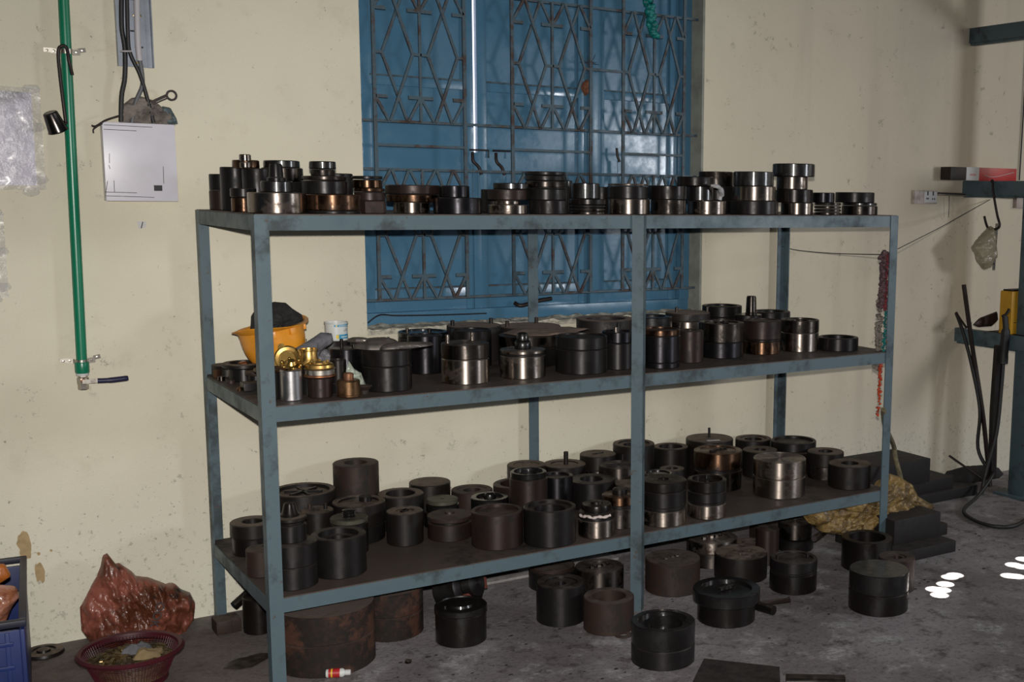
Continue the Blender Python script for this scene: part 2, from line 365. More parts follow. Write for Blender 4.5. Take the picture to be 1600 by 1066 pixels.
def paper_mat():
    m, nt, p = new_mat('printed_sheet'); v = coords(nt)
    br = N(nt, 'ShaderNodeTexBrick'); br.inputs['Color1'].default_value = (.16, .15, .19, 1); br.inputs['Color2'].default_value = (.2, .18, .23, 1); br.inputs['Mortar'].default_value = (.62, .58, .68, 1)
    br.inputs['Scale'].default_value = 22; br.inputs['Mortar Size'].default_value = .055; br.inputs['Brick Width'].default_value = .8; br.inputs['Row Height'].default_value = .22
    mp = N(nt, 'ShaderNodeMapping'); mp.inputs['Rotation'].default_value = (PI/2, 0, 0); tc = N(nt, 'ShaderNodeTexCoord'); nt.links.new(tc.outputs['Object'], mp.inputs[0]); nt.links.new(mp.outputs[0], br.inputs[0])
    n = noise_n(nt, v, 30, 4, .7); n2 = noise_n(nt, v, 5, 4)
    c = mix(nt, ramp(nt, n, .2, .5, .45, 1.), br.outputs['Color'], (.55, .52, .60)); sz = N(nt, 'ShaderNodeSeparateXYZ'); nt.links.new(v, sz.inputs[0]); c = mix(nt, mth(nt, 'MULTIPLY', ramp(nt, n2, .45, .6), ramp(nt, sz.outputs['Z'], 1.78, 1.90)), c, (.10, .09, .09)); c = mix(nt, ramp(nt, n2, .55, .7, 0, .5), c, (.4, .38, .42))
    nt.links.new(c, p.inputs['Base Color']); p.inputs['Roughness'].default_value = .35; p.inputs['Coat Weight'].default_value = 1; p.inputs['Coat Roughness'].default_value = .1
    bump(nt, p, noise_n(nt, v, 9, 5, .6), .8, .012); return m
M_paper = paper_mat()
M_sky = bpy.data.materials.new('daylight_gap'); M_sky.use_nodes = True
_p = M_sky.node_tree.nodes['Principled BSDF']; _p.inputs['Emission Color'].default_value = (.85, .85, 1, 1); _p.inputs['Emission Strength'].default_value = 2.2; _p.inputs['Base Color'].default_value = (0, 0, 0, 1)

# ================================================================ SETTING
# floor
bm = bmesh.new(); bmesh.ops.create_grid(bm, x_segments=2, y_segments=2, size=1)
for v in bm.verts: v.co = Vector((v.co.x*5+2.4, v.co.y*3.6-2.66, 0))
bm2 = bmesh.new(); add_box(bm2, (-2.6, -6.2, -.05), (7.4, .95, 0)); bm.free()
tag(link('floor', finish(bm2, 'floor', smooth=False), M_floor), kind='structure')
# wall with a window opening
WX0, WX1, WZ0, WY = .618, 2.207, 1.034, .80
bm = bmesh.new()
for lo, hi in (((-2.6, WY, 0), (WX0, WY+.25, 3.2)), ((WX1, WY, 0), (7.4, WY+.25, 3.2)), ((WX0, WY, 0), (WX1, WY+.25, WZ0)), ((WX0, WY, 2.72), (WX1, WY+.25, 3.2))): add_box(bm, lo, hi)
bmesh.ops.remove_doubles(bm, verts=bm.verts, dist=1e-4)
tag(link('wall_back', finish(bm, 'wall', smooth=False), M_wall), kind='structure')
# reveals: right one is bare cement, sill is broken plaster
wr = box('trim_1', (WX1-.012, WY-.001, WZ0), (WX1, WY+.19, 2.72), M_jamb, kind='structure')
# ragged sill
bm = bmesh.new(); nx, ny = 90, 10; g = []
for i in range(nx+1):
    row = []
    for j in range(ny+1):
        x = WX0+(WX1-WX0)*i/nx; y = WY-.004+.15*j/ny
        z = WZ0+.003+.011*noise.fractal(Vector((x*16, y*24, 1)), 1, 2, 4)+(.006 if j > 4 else 0)
        row.append(bm.verts.new((x, y-(.006*abs(noise.noise(Vector((x*30, 3, 0)))) if j == 0 else 0), z)))
    g.append(row)
for i in range(nx):
    for j in range(ny): bm.faces.new((g[i][j], g[i+1][j], g[i+1][j+1], g[i][j+1]))
    a, b = g[i][0], g[i+1][0]; bm.faces.new((b, a, bm.verts.new((a.co.x, WY-.004, WZ0-.02)), bm.verts.new((b.co.x, WY-.004, WZ0-.02))))
tag(link('trim_2', finish(bm, 'sill', 40), M_sill), kind='structure')
# low cement fillet at the wall foot under the window
box('baseboard_back', (.80, .56, 0), (1.62, .80, .012), plain('pale_cement', (.30, .285, .28), .9, var=.4, scale=18, bumpy=.4), bev=.004, kind='structure')
# peeled patches in the plaster (flush chips showing the coat beneath)
def chip(pts):
    bm = bmesh.new(); vs = [bm.verts.new((x, WY-.0015, z)) for x, z in pts]; bm.faces.new(vs)
    tag(link('trim_3', finish(bm, 'chip', smooth=False), M_tan), kind='structure')
for cx, cz, sx, sz, sd in ((-.588, .365, .020, .052, 1), (-.548, .262, .015, .036, 5), (-.548, .33, .005, .006, 9), (-.51, .335, .004, .005, 2)):
    chip([(cx+sx*math.cos(a)*(1+.35*noise.noise(Vector((math.cos(a)*2, math.sin(a)*2, sd))))-.2*sx*math.sin(a), cz+sz*math.sin(a)*(1+.5*noise.noise(Vector((math.sin(a)*2, math.cos(a)*2, sd+4))))) for a in [2*PI*i/26 for i in range(26)]])

# window: frame and steel shutters (closed), in the opening
win = empty('window_1', (0, 0, 0), kind='structure')
SY = .92
def wbox(n, lo, hi, m=None, bev=.0015, p=None, **k): return box(n, lo, hi, m or M_shut, p or win, bev=bev, **k)
wbox('frame_jamb', (WX0, SY-.03, WZ0+.055), (WX0+.035, SY+.05, 2.72)); wbox('frame_jamb', (WX1-.065, SY-.035, WZ0+.055), (WX1-.0125, SY+.05, 2.72))
wbox('frame_jamb', (1.665, SY-.03, WZ0+.055), (1.708, SY+.05, 2.72))
wbox('frame_rail', (WX0, SY-.03, WZ0+.005), (WX1-.0125, SY+.05, WZ0+.055)); wbox('frame_rail', (WX0, SY-.03, 2.66), (WX1-.0125, SY+.05, 2.72))
def leaf(x0, x1):
    l = wbox('shutter', (x0, SY+.012, WZ0+.055), (x1, SY+.02, 2.66), bev=0)
    s = .042
    wbox('stile', (x0, SY-.004, WZ0+.055), (x0+s, SY+.012, 2.66), p=l); wbox('stile', (x1-s, SY-.004, WZ0+.055), (x1, SY+.012, 2.66), p=l)
    for z, h in ((WZ0+.055, .09), (1.44, .04), (1.985, .035), (2.62, .04)):
        wbox('shutter_rail', (x0+s, SY-.002, z), (x1-s, SY+.012, z+h), p=l)
        wbox('ledge', (x0+s, SY-.008, z+h), (x1-s, SY+.012, z+h+.006), M_grille, p=l, bev=.001)
    # recessed panel lines pressed in the sheet
    for k in (1, 2): pass
    return l
la = leaf(WX0+.037, 1.129); lb = leaf(1.146, 1.663); lc = leaf(1.710, WX1-.067)
# overlapping strip beside the open gap, below its lower end
wbox('meeting_strip', (1.120, SY-.012, WZ0+.055), (1.154, SY-.004, 1.735))
box('daylight_strip', (1.110, SY+.035, 1.72), (1.230, SY+.037, 2.72), M_sky, win)
for x in (1.135, 1.24):
    hb = tube('latch', [(x-.02, SY-.02, 1.735), (x-.022, SY-.03, 1.70), (x+.0, SY-.034, 1.675), (x+.012, SY-.034, 1.645)], .007, M_blackbar, win)
    bar('latch_arm', (x+.013, SY-.03, 1.65), (x+.015, SY-.03, 1.515), .017, .006, M_shut, hb)
    lp = tube('latch_plate', [(x-.03, SY-.012, 1.745), (x+.055, SY-.012, 1.745), (x+.055, SY-.012, 1.715)], .004, M_blackbar, win, sm=False)
hb = tube('latch', [(1.80, SY-.03, 1.775), (1.802, SY-.034, 1.74), (1.812, SY-.036, 1.715)], .006, M_blackbar, win)
bar('latch_arm', (1.812, SY-.03, 1.72), (1.818, SY-.03, 1.58), .017, .006, M_shut, hb)
tube('bolt_handle', [(1.30, SY-.02, 1.105), (1.32, SY-.045, 1.095), (1.40, SY-.045, 1.112), (1.47, SY-.03, 1.118)], .009, M_blackbar, win)
# two rusty wires lying along the sill
tube('wire', [(WX0+.01, WY+.02, WZ0+.028), (.68, WY+.03, WZ0+.055), (.76, WY+.05, WZ0+.047), (.95, WY+.06, WZ0+.04), (1.15, WY+.06, WZ0+.037)], .0025, M_blackbar, label='thin twisted wire lying along the window sill at its left end', cat='wire')
# mud nest on the shutter frame
pillow('wasp_nest', [(-.012, .0), (.006, .012), (.02, .035), (.02, .06), (.002, .075), (-.02, .06), (-.032, .035)], plain('mud', (.17, .06, .03), .9, var=.6, scale=120, bumpy=.6), thick=.02, amp=.002, freq=80, ctr=(0, .04), nr=8, na=24,
       label='small brown mud nest stuck on the blue window frame', cat='nest').location = (1.648, SY-.032, 1.99)
# dark cobweb tuft on the frame
def cobweb(loc, s, seed, label):
    rnd = random.Random(seed); bm = bmesh.new()
    for i in range(16):
        a = rnd.uniform(0, 2*PI); l = rnd.uniform(.3, 1)*s
        add_tube(bm, smooth_path([(0, 0, 0), (l*.5*math.cos(a)+rnd.uniform(-.2, .2)*s, rnd.uniform(-.01, 0), l*.5*math.sin(a)), (l*math.cos(a), 0, l*math.sin(a))], 4), .0012, 4)
    o = tag(link('cobweb', finish(bm, 'cobweb'), M_ink), kind='stuff', label=label, cat='cobweb'); o.location = loc
cobweb((1.648, SY-.04, 2.13), .06, 1, 'dark tangle of cobweb on the window frame above the mud nest')

# window grille: welded square bar
gr = empty('window_grille', (0, 0, 0), label='blue welded window grille of diamond patterned iron bars before the shutters', cat='grille')
GY = .828; BW = .0105
Z = [1.146, 1.657, 1.842, 2.357, 2.545, 2.70]
gk = [0]
def gbar(a, b, wd=BW, th=.008, y=0):
    gk[0] += 1; th += .00035*(gk[0] % 9)
    bar('grille_bar', (a[0], GY+y, a[1]), (b[0], GY+y, b[1]), wd, th, M_grille, gr)
for z in Z[:5]: gbar((WX0, z), (WX1-.012, z), y=.009)
PAN = [(.681, 1.052), (1.262, 1.632), (1.795, 2.115)]
for (x0, x1) in PAN:
    xm = (x0+x1)/2
    for x in (x0, x1): gbar((x, Z[0]), (x, 2.70), .014)
    for (z0, z1) in ((Z[0], Z[1]), (Z[2], Z[3])):
        gbar((xm, z0), (xm, z1)); h = z1-z0
        for (a, b) in ((x0, xm), (xm, x1)):
            wd = b-a; X = lambda t: a+wd*t
            for f in (lambda q: z0+h*q, lambda q: z1-h*q):
                gbar((X(.32), f(0)), (X(.83), f(.5)), y=-.004); gbar((X(.71), f(0)), (X(.18), f(.5)), y=.004)
                gbar((X(.02), f(.175)), (X(.30), f(0))); gbar((X(.98), f(.175)), (X(.72), f(0)))
                gbar((X(.02), f(.18)), (X(.27), f(.18)), .013); gbar((X(.73), f(.18)), (X(.98), f(.18)), .013)
            gbar((X(0), z0+h*.5), (X(.18), z0+h*.5)); gbar((X(.83), z0+h*.5), (X(1), z0+h*.5))
    gbar((x0, (Z[1]+Z[2])/2), (x1, (Z[1]+Z[2])/2))
gbar((PAN[1][1], (Z[2]+Z[3])/2), (PAN[2][0], (Z[2]+Z[3])/2))

# ================================================================ STORAGE RACK
L, D, FW, FT = 2.668, .765, .043, .005
rack = empty('storage_rack', (0, 0, 0), label='long three-tier blue-grey angle-iron rack crowded with steel dies', cat='rack')
def angle_post(x, y, sx, sy, top=1.498, rot=None):
    bm = bmesh.new(); pr = [(0, 0), (FW, 0), (FW, FT), (FT, FT), (FT, FW), (0, FW)]
    m = Matrix.Translation((x, y, 0)) @ (Matrix.Rotation(rot, 4, 'Z') if rot is not None else Matrix.Diagonal((sx, sy, 1, 1)))
    lo = [bm.verts.new(m @ Vector((a, b, 0))) for a, b in pr]; hi = [bm.verts.new(m @ Vector((a, b, top))) for a, b in pr]
    for k in range(6): bm.faces.new((lo[k], lo[(k+1) % 6], hi[(k+1) % 6], hi[k]))
    bm.faces.new(lo); bm.faces.new(hi)
    link('post', finish(bm, 'post', smooth=False), M_rack, rack)
angle_post(0, -.004, 1, 1); angle_post(L, -.004, -1, 1); angle_post(0, D, 1, -1); angle_post(L, D, -1, -1)
bar('post', (1.317, D-.003, 0), (1.317, D-.003, 1.45), .045, .005, M_rack, rack)
angle_post(1.358, -.036, 1, 1, rot=math.radians(45))
RH = .046
for zt in (1.5, .912, .2975):
    zz = zt-.004
    for n_, a, b in (('front_rail', (.006, 0, zz-RH), (L-.006, FT, zz)), ('back_rail', (.006, D-FT, zz-RH), (L-.006, D, zz)), ('side_rail', (0.001, .0, zz-RH), (FT, D, zz)), ('side_rail', (L-FT, .0, zz-RH), (L-.001, D, zz))):
        box(n_, a, b, M_rack, rack)
    bm = bmesh.new(); nx, ny = 60, 16; g = []
    for i in range(nx+1):
        g.append([bm.verts.new((.004+(L-.008)*i/nx, .001+(D-.002)*j/ny, zt-.0004*abs(noise.noise(Vector((i*.3, j*.3, zt)))))) for j in range(ny+1)])
    for i in range(nx):
        for j in range(ny): bm.faces.new((g[i][j], g[i+1][j], g[i+1][j+1], g[i][j+1]))
    ret = bmesh.ops.extrude_face_region(bm, geom=bm.faces[:])
    for e in ret['geom']:
        if isinstance(e, bmesh.types.BMVert): e.co.z = zt-.005
    link('shelf_plate', finish(bm, 'shelf_plate', smooth=False), M_plate, rack)

# ================================================================ DIES AND RINGS
POS = {
 'M1': (0.3887, 0.5271, 0.0670, 0.9120, 0.1300),
 'M2': (0.3568, 0.2674, 0.0538, 0.9120, 0.1307),
 'M3': (0.4522, 0.1450, 0.0819, 0.9120, 0.1382),
 'M4': (0.7039, 0.4312, 0.0628, 0.9120, 0.1399),
 'M4b': (0.7917, 0.6675, 0.0948, 0.9120, 0.1233),
 'M5': (0.9191, 0.5002, 0.0754, 0.9120, 0.1411),
 'M6': (0.7408, 0.1566, 0.0832, 0.9120, 0.1384),
 'M7': (1.0031, 0.6636, 0.1064, 0.9120, 0.1383),
 'M8': (1.2405, 0.6440, 0.1260, 0.9120, 0.1248),
 'M9': (1.1248, 0.4323, 0.1132, 0.9120, 0.1167),
 'M10': (0.9681, 0.1639, 0.0826, 0.9120, 0.1004),
 'M11': (1.2124, 0.1652, 0.0972, 0.9120, 0.1360),
 'M12': (1.3755, 0.1724, 0.0641, 0.9120, 0.1435),
 'M13': (1.5989, 0.6437, 0.1238, 0.9120, 0.1374),
 'M14': (1.8476, 0.6639, 0.0907, 0.9120, 0.1333),
 'M15': (1.5405, 0.1257, 0.0772, 0.9120, 0.1480),
 'M16': (2.0406, 0.6670, 0.1004, 0.9120, 0.1416),
 'M17': (1.7157, 0.1779, 0.0543, 0.9120, 0.1279),
 'M18': (1.9246, 0.2527, 0.0944, 0.9120, 0.1421),
 'M19': (2.2369, 0.6759, 0.0941, 0.9120, 0.1629),
 'M21b': (2.2685, 0.5200, 0.0631, 0.9120, 0.1348),
 'M21': (2.4223, 0.5469, 0.0884, 0.9120, 0.1392),
 'M22': (2.1369, 0.2473, 0.0779, 0.9120, 0.1406),
 'M23': (2.3347, 0.2336, 0.0822, 0.9120, 0.1351),
 'M24': (2.5015, 0.1708, 0.0885, 0.9120, 0.0557),
 'L1': (0.0940, 0.5406, 0.0760, 0.2975, 0.1130),
 'L2': (0.0514, 0.2756, 0.0484, 0.2975, 0.0894),
 'L3': (0.1099, 0.1187, 0.0782, 0.2975, 0.1445),
 'L5': (0.3073, 0.6509, 0.1141, 0.2975, 0.1750),
 'L6': (0.3025, 0.4772, 0.0577, 0.2975, 0.1384),
 'L7': (0.3801, 0.3646, 0.0652, 0.2975, 0.1277),
 'L8': (0.2759, 0.1615, 0.0893, 0.2975, 0.1336),
 'L9': (0.4641, 0.5062, 0.0952, 0.2975, 0.1418),
 'L10': (0.5166, 0.6804, 0.0846, 0.2975, 0.2473),
 'L11': (0.6488, 0.5695, 0.0859, 0.2975, 0.1330),
 'L12': (0.8141, 0.6843, 0.0807, 0.2975, 0.1321),
 'L13': (0.9699, 0.6303, 0.0821, 0.2975, 0.0922),
 'L14': (0.7884, 0.4976, 0.0691, 0.2975, 0.1079),
 'L15': (0.9727, 0.4678, 0.0734, 0.2975, 0.0974),
 'L16': (0.5877, 0.3691, 0.0659, 0.2975, 0.1194),
 'L17': (0.7529, 0.3481, 0.0825, 0.2975, 0.0852),
 'L18': (0.8628, 0.1705, 0.0936, 0.2975, 0.1284),
 'L19': (1.0397, 0.0962, 0.0962, 0.2975, 0.1347),
 'L20': (1.0959, 0.3787, 0.0736, 0.2975, 0.2013),
 'L21': (1.2413, 0.6847, 0.0803, 0.2975, 0.1511),
 'L22': (1.1290, 0.5466, 0.0956, 0.2975, 0.1131),
 'L23': (1.2609, 0.4526, 0.0644, 0.2975, 0.1497),
 'L24': (1.4148, 0.6716, 0.0917, 0.2975, 0.1349),
 'L25': (1.4230, 0.4551, 0.0957, 0.2975, 0.1120),
 'L26': (1.5876, 0.6853, 0.0797, 0.2975, 0.1557),
 'L27': (1.5926, 0.5199, 0.0838, 0.2975, 0.1387),
 'L28': (1.5522, 0.3400, 0.0753, 0.2975, 0.1010),
 'L29': (1.3685, 0.1418, 0.0687, 0.2975, 0.1238),
 'L30': (1.2293, 0.0802, 0.0692, 0.2975, 0.0910),
 'L31': (1.7609, 0.6700, 0.0922, 0.2975, 0.1865),
 'L32': (1.9668, 0.6828, 0.0803, 0.2975, 0.1465),
 'L33': (2.1609, 0.6523, 0.1092, 0.2975, 0.1688),
 'L34': (2.0506, 0.4323, 0.1086, 0.2975, 0.1674),
 'L35': (1.7981, 0.4193, 0.0540, 0.2975, 0.1180),
 'L36': (1.6914, 0.3681, 0.0624, 0.2975, 0.1220),
 'L37': (1.5370, 0.0891, 0.0891, 0.2975, 0.1731),
 'L38': (1.7401, 0.0774, 0.0774, 0.2975, 0.1509),
 'L39': (2.4367, 0.6781, 0.0854, 0.2975, 0.1344),
 'L40': (2.3467, 0.5100, 0.0801, 0.2975, 0.1203),
 'L41': (2.2089, 0.1977, 0.1134, 0.2975, 0.1586),
 'L42': (2.5502, 0.5144, 0.1118, 0.2975, 0.1420),
 'L43': (2.5777, 0.3183, 0.0843, 0.2975, 0.1217),
 'L44': (2.5635, 0.1373, 0.0952, 0.2975, 0.1029),
 'F1': (0.1056, 0.5532, 0.0544, 0.0000, 0.1306),
 'F2': (0.2181, 0.1568, 0.1638, 0.0000, 0.2045),
 'F3': (0.4974, 0.2891, 0.1136, 0.0000, 0.1689),
 'F5': (0.6751, 0.0784, 0.0917, 0.0000, 0.1301),
 'F6': (1.2199, 0.4193, 0.0944, 0.0000, 0.0897),
 'F7': (1.0673, 0.0639, 0.0905, 0.0000, 0.1461),
 'F8': (1.3383, 0.2450, 0.0967, 0.0000, 0.1100),
 'F9': (1.1725, -0.1073, 0.0923, 0.0000, 0.1221),
 'F10': (1.6090, 0.1251, 0.1106, 0.0000, 0.1309),
 'F11': (1.1748, -0.4658, 0.1088, 0.0000, 0.1405),
 'F12': (1.5884, -0.2681, 0.1088, 0.0000, 0.1222),
 'F14': (1.9351, 0.1013, 0.1107, 0.0000, 0.1048),
 'F15': (1.9445, 0.3229, 0.1091, 0.0000, 0.1135),
 'F16': (2.1543, 0.3176, 0.0789, 0.0000, 0.0540),
 'F17': (2.0240, -0.1344, 0.0959, 0.0000, 0.1295),
 'F18': (2.3806, 0.2869, 0.0854, 0.0000, 0.1264),
 'F19': (2.1424, 0.1862, 0.0510, 0.0000, 0.1551),
 'F20': (2.4730, -0.0862, 0.1086, 0.0000, 0.1313),
 'F21': (2.3724, -0.3680, 0.0743, 0.0000, 0.1356),
 'F22': (2.1570, -0.4905, 0.1148, 0.0000, 0.1561),
 'T5': (0.0993, 0.1065, 0.0865, 1.5000, 0.0640),
 'T11': (0.2713, 0.1017, 0.0867, 1.5000, 0.0602),
 'T4': (0.0514, 0.3102, 0.0402, 1.5000, 0.0760),
 'T1': (0.0646, 0.6420, 0.0420, 1.5000, 0.1226),
 'T2': (0.0790, 0.5175, 0.0475, 1.5000, 0.1454),
 'T3': (0.1182, 0.3966, 0.0466, 1.5000, 0.1409),
 'T2b': (0.0889, 0.4122, 0.0422, 1.6409, 0.0263),
 'TP': (0.0794, 0.3809, 0.0209, 1.6409, 0.0444),
 'T6': (0.0977, 0.0975, 0.0475, 1.5640, 0.0349),
 'T7c': (0.2153, 0.3967, 0.0667, 1.5000, 0.0990),
 'T7b': (0.2038, 0.4065, 0.0665, 1.5990, 0.0459),
 'T7a': (0.2034, 0.4079, 0.0579, 1.6449, 0.0239),
 'T10': (0.2558, 0.1305, 0.0705, 1.5602, 0.0573),
 'T8': (0.2493, 0.1207, 0.0407, 1.6175, 0.0458),
 'T9': (0.3514, 0.2893, 0.0493, 1.5000, 0.1287),
 'T13b': (0.4079, 0.1107, 0.0407, 1.5000, 0.0410),
 'T13': (0.4064, 0.1393, 0.0493, 1.5410, 0.0408),
 'T12': (0.3953, 0.1290, 0.0490, 1.5818, 0.0387),
 'T15': (0.5657, 0.1796, 0.0596, 1.5000, 0.0373),
 'T14': (0.5763, 0.1923, 0.0923, 1.5373, 0.0572),
 'T17': (0.6901, 0.0850, 0.0800, 1.5000, 0.0545),
 'T16': (0.6813, 0.0896, 0.0496, 1.5545, 0.0399),
 'T18a': (0.9191, 0.2721, 0.0521, 1.5000, 0.0841),
 'T20': (0.8793, 0.0889, 0.0689, 1.5000, 0.0323),
 'T18': (0.8755, 0.0877, 0.0677, 1.5323, 0.0520),
 'T19': (0.8922, 0.0911, 0.0611, 1.5844, 0.0219),
 'T21c': (1.0373, 0.0905, 0.0705, 1.5000, 0.0489),
 'T21b': (1.0272, 0.0903, 0.0703, 1.5489, 0.0442),
 'T21a': (1.0261, 0.0924, 0.0724, 1.5931, 0.0551),
 'T22': (1.1864, 0.2510, 0.0310, 1.5000, 0.1208),
 'T24': (1.1943, 0.0873, 0.0673, 1.5000, 0.0548),
 'T23': (1.1878, 0.0921, 0.0521, 1.5548, 0.0565),
 'T25': (1.3509, 0.2542, 0.0342, 1.5000, 0.0998),
 'T27': (1.3753, 0.0986, 0.0786, 1.5000, 0.0564),
 'T26': (1.3706, 0.0960, 0.0760, 1.5564, 0.0555),
 'T29': (1.5461, 0.0868, 0.0668, 1.5000, 0.0557),
 'T28': (1.5383, 0.0826, 0.0726, 1.5557, 0.0520),
 'T32': (1.7315, 0.0960, 0.0760, 1.5000, 0.0524),
 'T31': (1.6957, 0.0920, 0.0520, 1.5524, 0.0554),
 'T30': (1.6758, 0.0991, 0.0691, 1.6078, 0.0357),
 'T35': (1.9369, 0.3142, 0.0742, 1.5000, 0.0539),
 'T34': (1.9436, 0.3115, 0.0715, 1.5539, 0.0570),
 'T33': (1.9292, 0.3112, 0.0712, 1.6109, 0.0589),
 'T38': (1.9783, 0.1206, 0.1006, 1.5000, 0.0542),
 'T37': (1.9782, 0.1162, 0.0862, 1.5542, 0.0576),
 'T36': (1.9693, 0.1107, 0.0807, 1.6118, 0.0572),
 'T42': (2.1850, 0.0958, 0.0658, 1.5000, 0.0484),
 'T41': (2.1783, 0.1063, 0.0763, 1.5484, 0.0537),
 'T40': (2.1630, 0.1042, 0.0642, 1.6021, 0.0510),
 'T39': (2.1716, 0.1065, 0.0865, 1.6532, 0.0520),
 'T44': (2.3436, 0.0862, 0.0562, 1.5000, 0.0497),
 'T43': (2.3192, 0.0866, 0.0466, 1.5497, 0.0416),
 'T46': (2.5339, 0.0967, 0.0767, 1.5000, 0.0510),
 'T45': (2.5101, 0.1033, 0.0833, 1.5510, 0.0437),
}
C_ = .0028
def seg_prof(r, z0, z1, top=None, close_top=True, bot_r=None):
    """profile of one turned segment, chamfered"""
    c = min(C_, (z1-z0)*.2); rb = bot_r or r
    p = [(0, z0), (rb-c, z0), (rb, z0+c), (r, z1-c), (r-c, z1)]
    if top is None: return p+[(0, z1)]
    kind = top[0]; q = top[1]*r
    if kind == 'b':      # straight bore
        dp = top[2]*(z1-z0) if len(top) > 2 else .8*(z1-z0)
        return p+[(q+c, z1), (q, z1-c), (q, z1-dp), (0, z1-dp)]
    if kind == 'r':      # shallow recess, optional second bore
        d1 = top[2]; p = p+[(q+c, z1), (q, z1-c*.6), (q, z1-d1)]
        if len(top) > 3: q2 = top[3]*r; return p+[(q2, z1-d1), (q2, z1-d1-.6*(z1-z0)), (0, z1-d1-.6*(z1-z0))]
        return p+[(0, z1-d1)]
    if kind == 'l':      # lipped lid with raised boss
        return p+[(r*.92, z1), (r*.90, z1-.004), (q, z1-.004), (q-.003, z1+.004), (q*.55, z1+.006), (0, z1+.006)]
def die(key, segs, top=None, ex=(), label='', name='steel_die', cat='die', group=None, wob=0, n=56):
    x, y, r, z, H = POS[key]; tot = sum(s[0] for s in segs)
    loc = Vector((x, y, z)); rz = (sum(map(ord, key))*1.7) % 6.28
    single = len(segs) == 1 and not ex
    if single:
        s = segs[0]; o = lathe(name, seg_prof(r*(s[2] if len(s) > 2 else 1), 0, H, top), MT[s[1]], None, loc, (0, 0, rz), n)
        return tag(o, label, cat, group)
    root = empty(name, loc, (0, 0, rz), label=label, cat=cat, group=group); zz = 0
    nm = {1: ['body'], 2: ['lower_block', 'upper_block'], 3: ['lower_block', 'middle_block', 'upper_block']}.get(len(segs), ['lower_block']+['collar']*(len(segs)-2)+['upper_block'])
    for i, s in enumerate(segs):
        h = H*s[0]/tot; rf = s[2] if len(s) > 2 else 1; last = i == len(segs)-1
        lathe(nm[i], seg_prof(r*rf, zz+(.0012 if i else 0), zz+h-(0 if last else .0004), top if last else None), MT[s[1]], root, n=n); zz += h
    th = segs[-1][2] if len(segs[-1]) > 2 else 1
    for e in ex:
        k = e[0]
        if k == 'pin':      # ('pin', fx, fy, radius, height[, mat]) in world axes relative to r
            _, fx, fy, pr, ph, *mm = e; m = MT[mm[0]] if mm else MT['Q']
            ca, sa = math.cos(-rz), math.sin(-rz); px_, py_ = fx*r, fy*r
            lathe('dowel_pin', [(0, H-.004), (pr, H-.004), (pr, H+ph-.0015), (pr-.0015, H+ph), (0, H+ph)], m, root, (px_*ca-py_*sa, px_*sa+py_*ca, 0), n=16)
        elif k == 'knob':   # ('knob', mat, [(rf, z), ...])
            lathe('knob', [(0, H-.003)]+[(a*r, H-.003+b) for a, b in e[2]]+[(0, H-.003+e[2][-1][1])], MT[e[1]], root, n=32)
        elif k == 'tab':
            _, a, w_, h_, m_ = e
            ca, sa = math.cos(a-rz), math.sin(a-rz)
            bar('label_sticker', (ca*r*.55-sa*w_/2, sa*r*.55+ca*w_/2, H+.0008), (ca*r*.55+sa*w_/2, sa*r*.55-ca*w_/2, H+.0008), h_, .0008, M_label, root, side=Vector((0, 0, 1)))
        elif k == 'slot':   # jagged key slot: raised dark rim and bright teeth
            _, a, ln, m_ = e
            for i in range(5):
                t = -ln/2+ln*i/4; ca, sa = math.cos(a-rz), math.sin(a-rz)
                box('tooth', (-.007, -.006, H-.006), (.007, .006, H+.0035), MT[m_], root, mtx=Matrix.Translation((ca*t*r, sa*t*r, 0)) @ Matrix.Rotation(a-rz+i*.5, 4, 'Z'))
        elif k == 'star':   # star shaped spider in a recess
            zt_ = H+e[1]
            for i in range(e[2]):
                a = PI*i/e[2]
                bar('rib', (math.cos(a)*r*.6, math.sin(a)*r*.6, zt_), (-math.cos(a)*r*.6, -math.sin(a)*r*.6, zt_), .009, .009, MT['K'], root, side=Vector((0, 0, 1)))
    return root
K, W, Sx, Q, Zb, G, R, B, Dd, P, Lo, U = 'K', 'W', 'S', 'Q', 'Z', 'G', 'R', 'B', 'D', 'P', 'L', 'U'
def ring(key, m, label, top=('b', .72, .9), segs=None, ex=(), name='steel_ring', **k):
    die(key, segs or [(1, m)], top, ex, label, name, 'ring', 'steel rings stacked on the top shelf', **k)
# ---- top shelf
ring('T1', Dd, 'tall black cylinder at the back left corner of the top shelf', ('b', .6, .5), [(.55, B, 1), (.45, K, .97)])
ring('T2', K, 'tall dark cylinder second from the left end at the back of the top shelf', ('b', .6, .5))
ring('T3', K, 'dark cylinder carrying the bright silver plug on the top shelf', None)
ring('T2b', Zb, 'small bronze-tinted ring lying behind the bright silver plug', ('b', .6, .9))
die('TP', [(.45, Sx, .92), (.55, Sx, .88)], None, [], 'bright silver tapered plug standing highest at the left of the top shelf', 'steel_plug', 'plug')
ring('T4', Zb, 'small two-tone ring, brassy below and black above, left of the big polished front ring', segs=[(.6, Zb, .94), (.4, K, 1)])
ring('T5', Sx, 'big polished brass-tinted ring at the front left of the top shelf under a black knob')
ring('T6', W, 'black ring with a tapered knob on the big polished front left ring', None, [(1, W)], [('knob', K, [(.58, 0), (.58, .012), (.46, .016), (.42, .048), (.36, .056)])])
ring('T7c', K, 'wide dark ring at the bottom of the three-ring stack behind the black knob')
ring('T7b', Q, 'brown-stained middle ring of the three-ring stack behind the black knob')
ring('T7a', W, 'thin black top ring of the three-ring stack behind the black knob')
ring('T9', K, 'tall dark cylinder behind the double stack with the small shiny black cup on it', ('b', .6, .5))
ring('T11', Q, 'wide dark ring with bronze glints at the shelf front, second big ring from the left', segs=[(.16, K, .98), (.84, Zb, 1)])
ring('T10', K, 'dark ring lying on the second big front ring from the left', segs=[(.75, K, 1), (.25, Q, .97)])
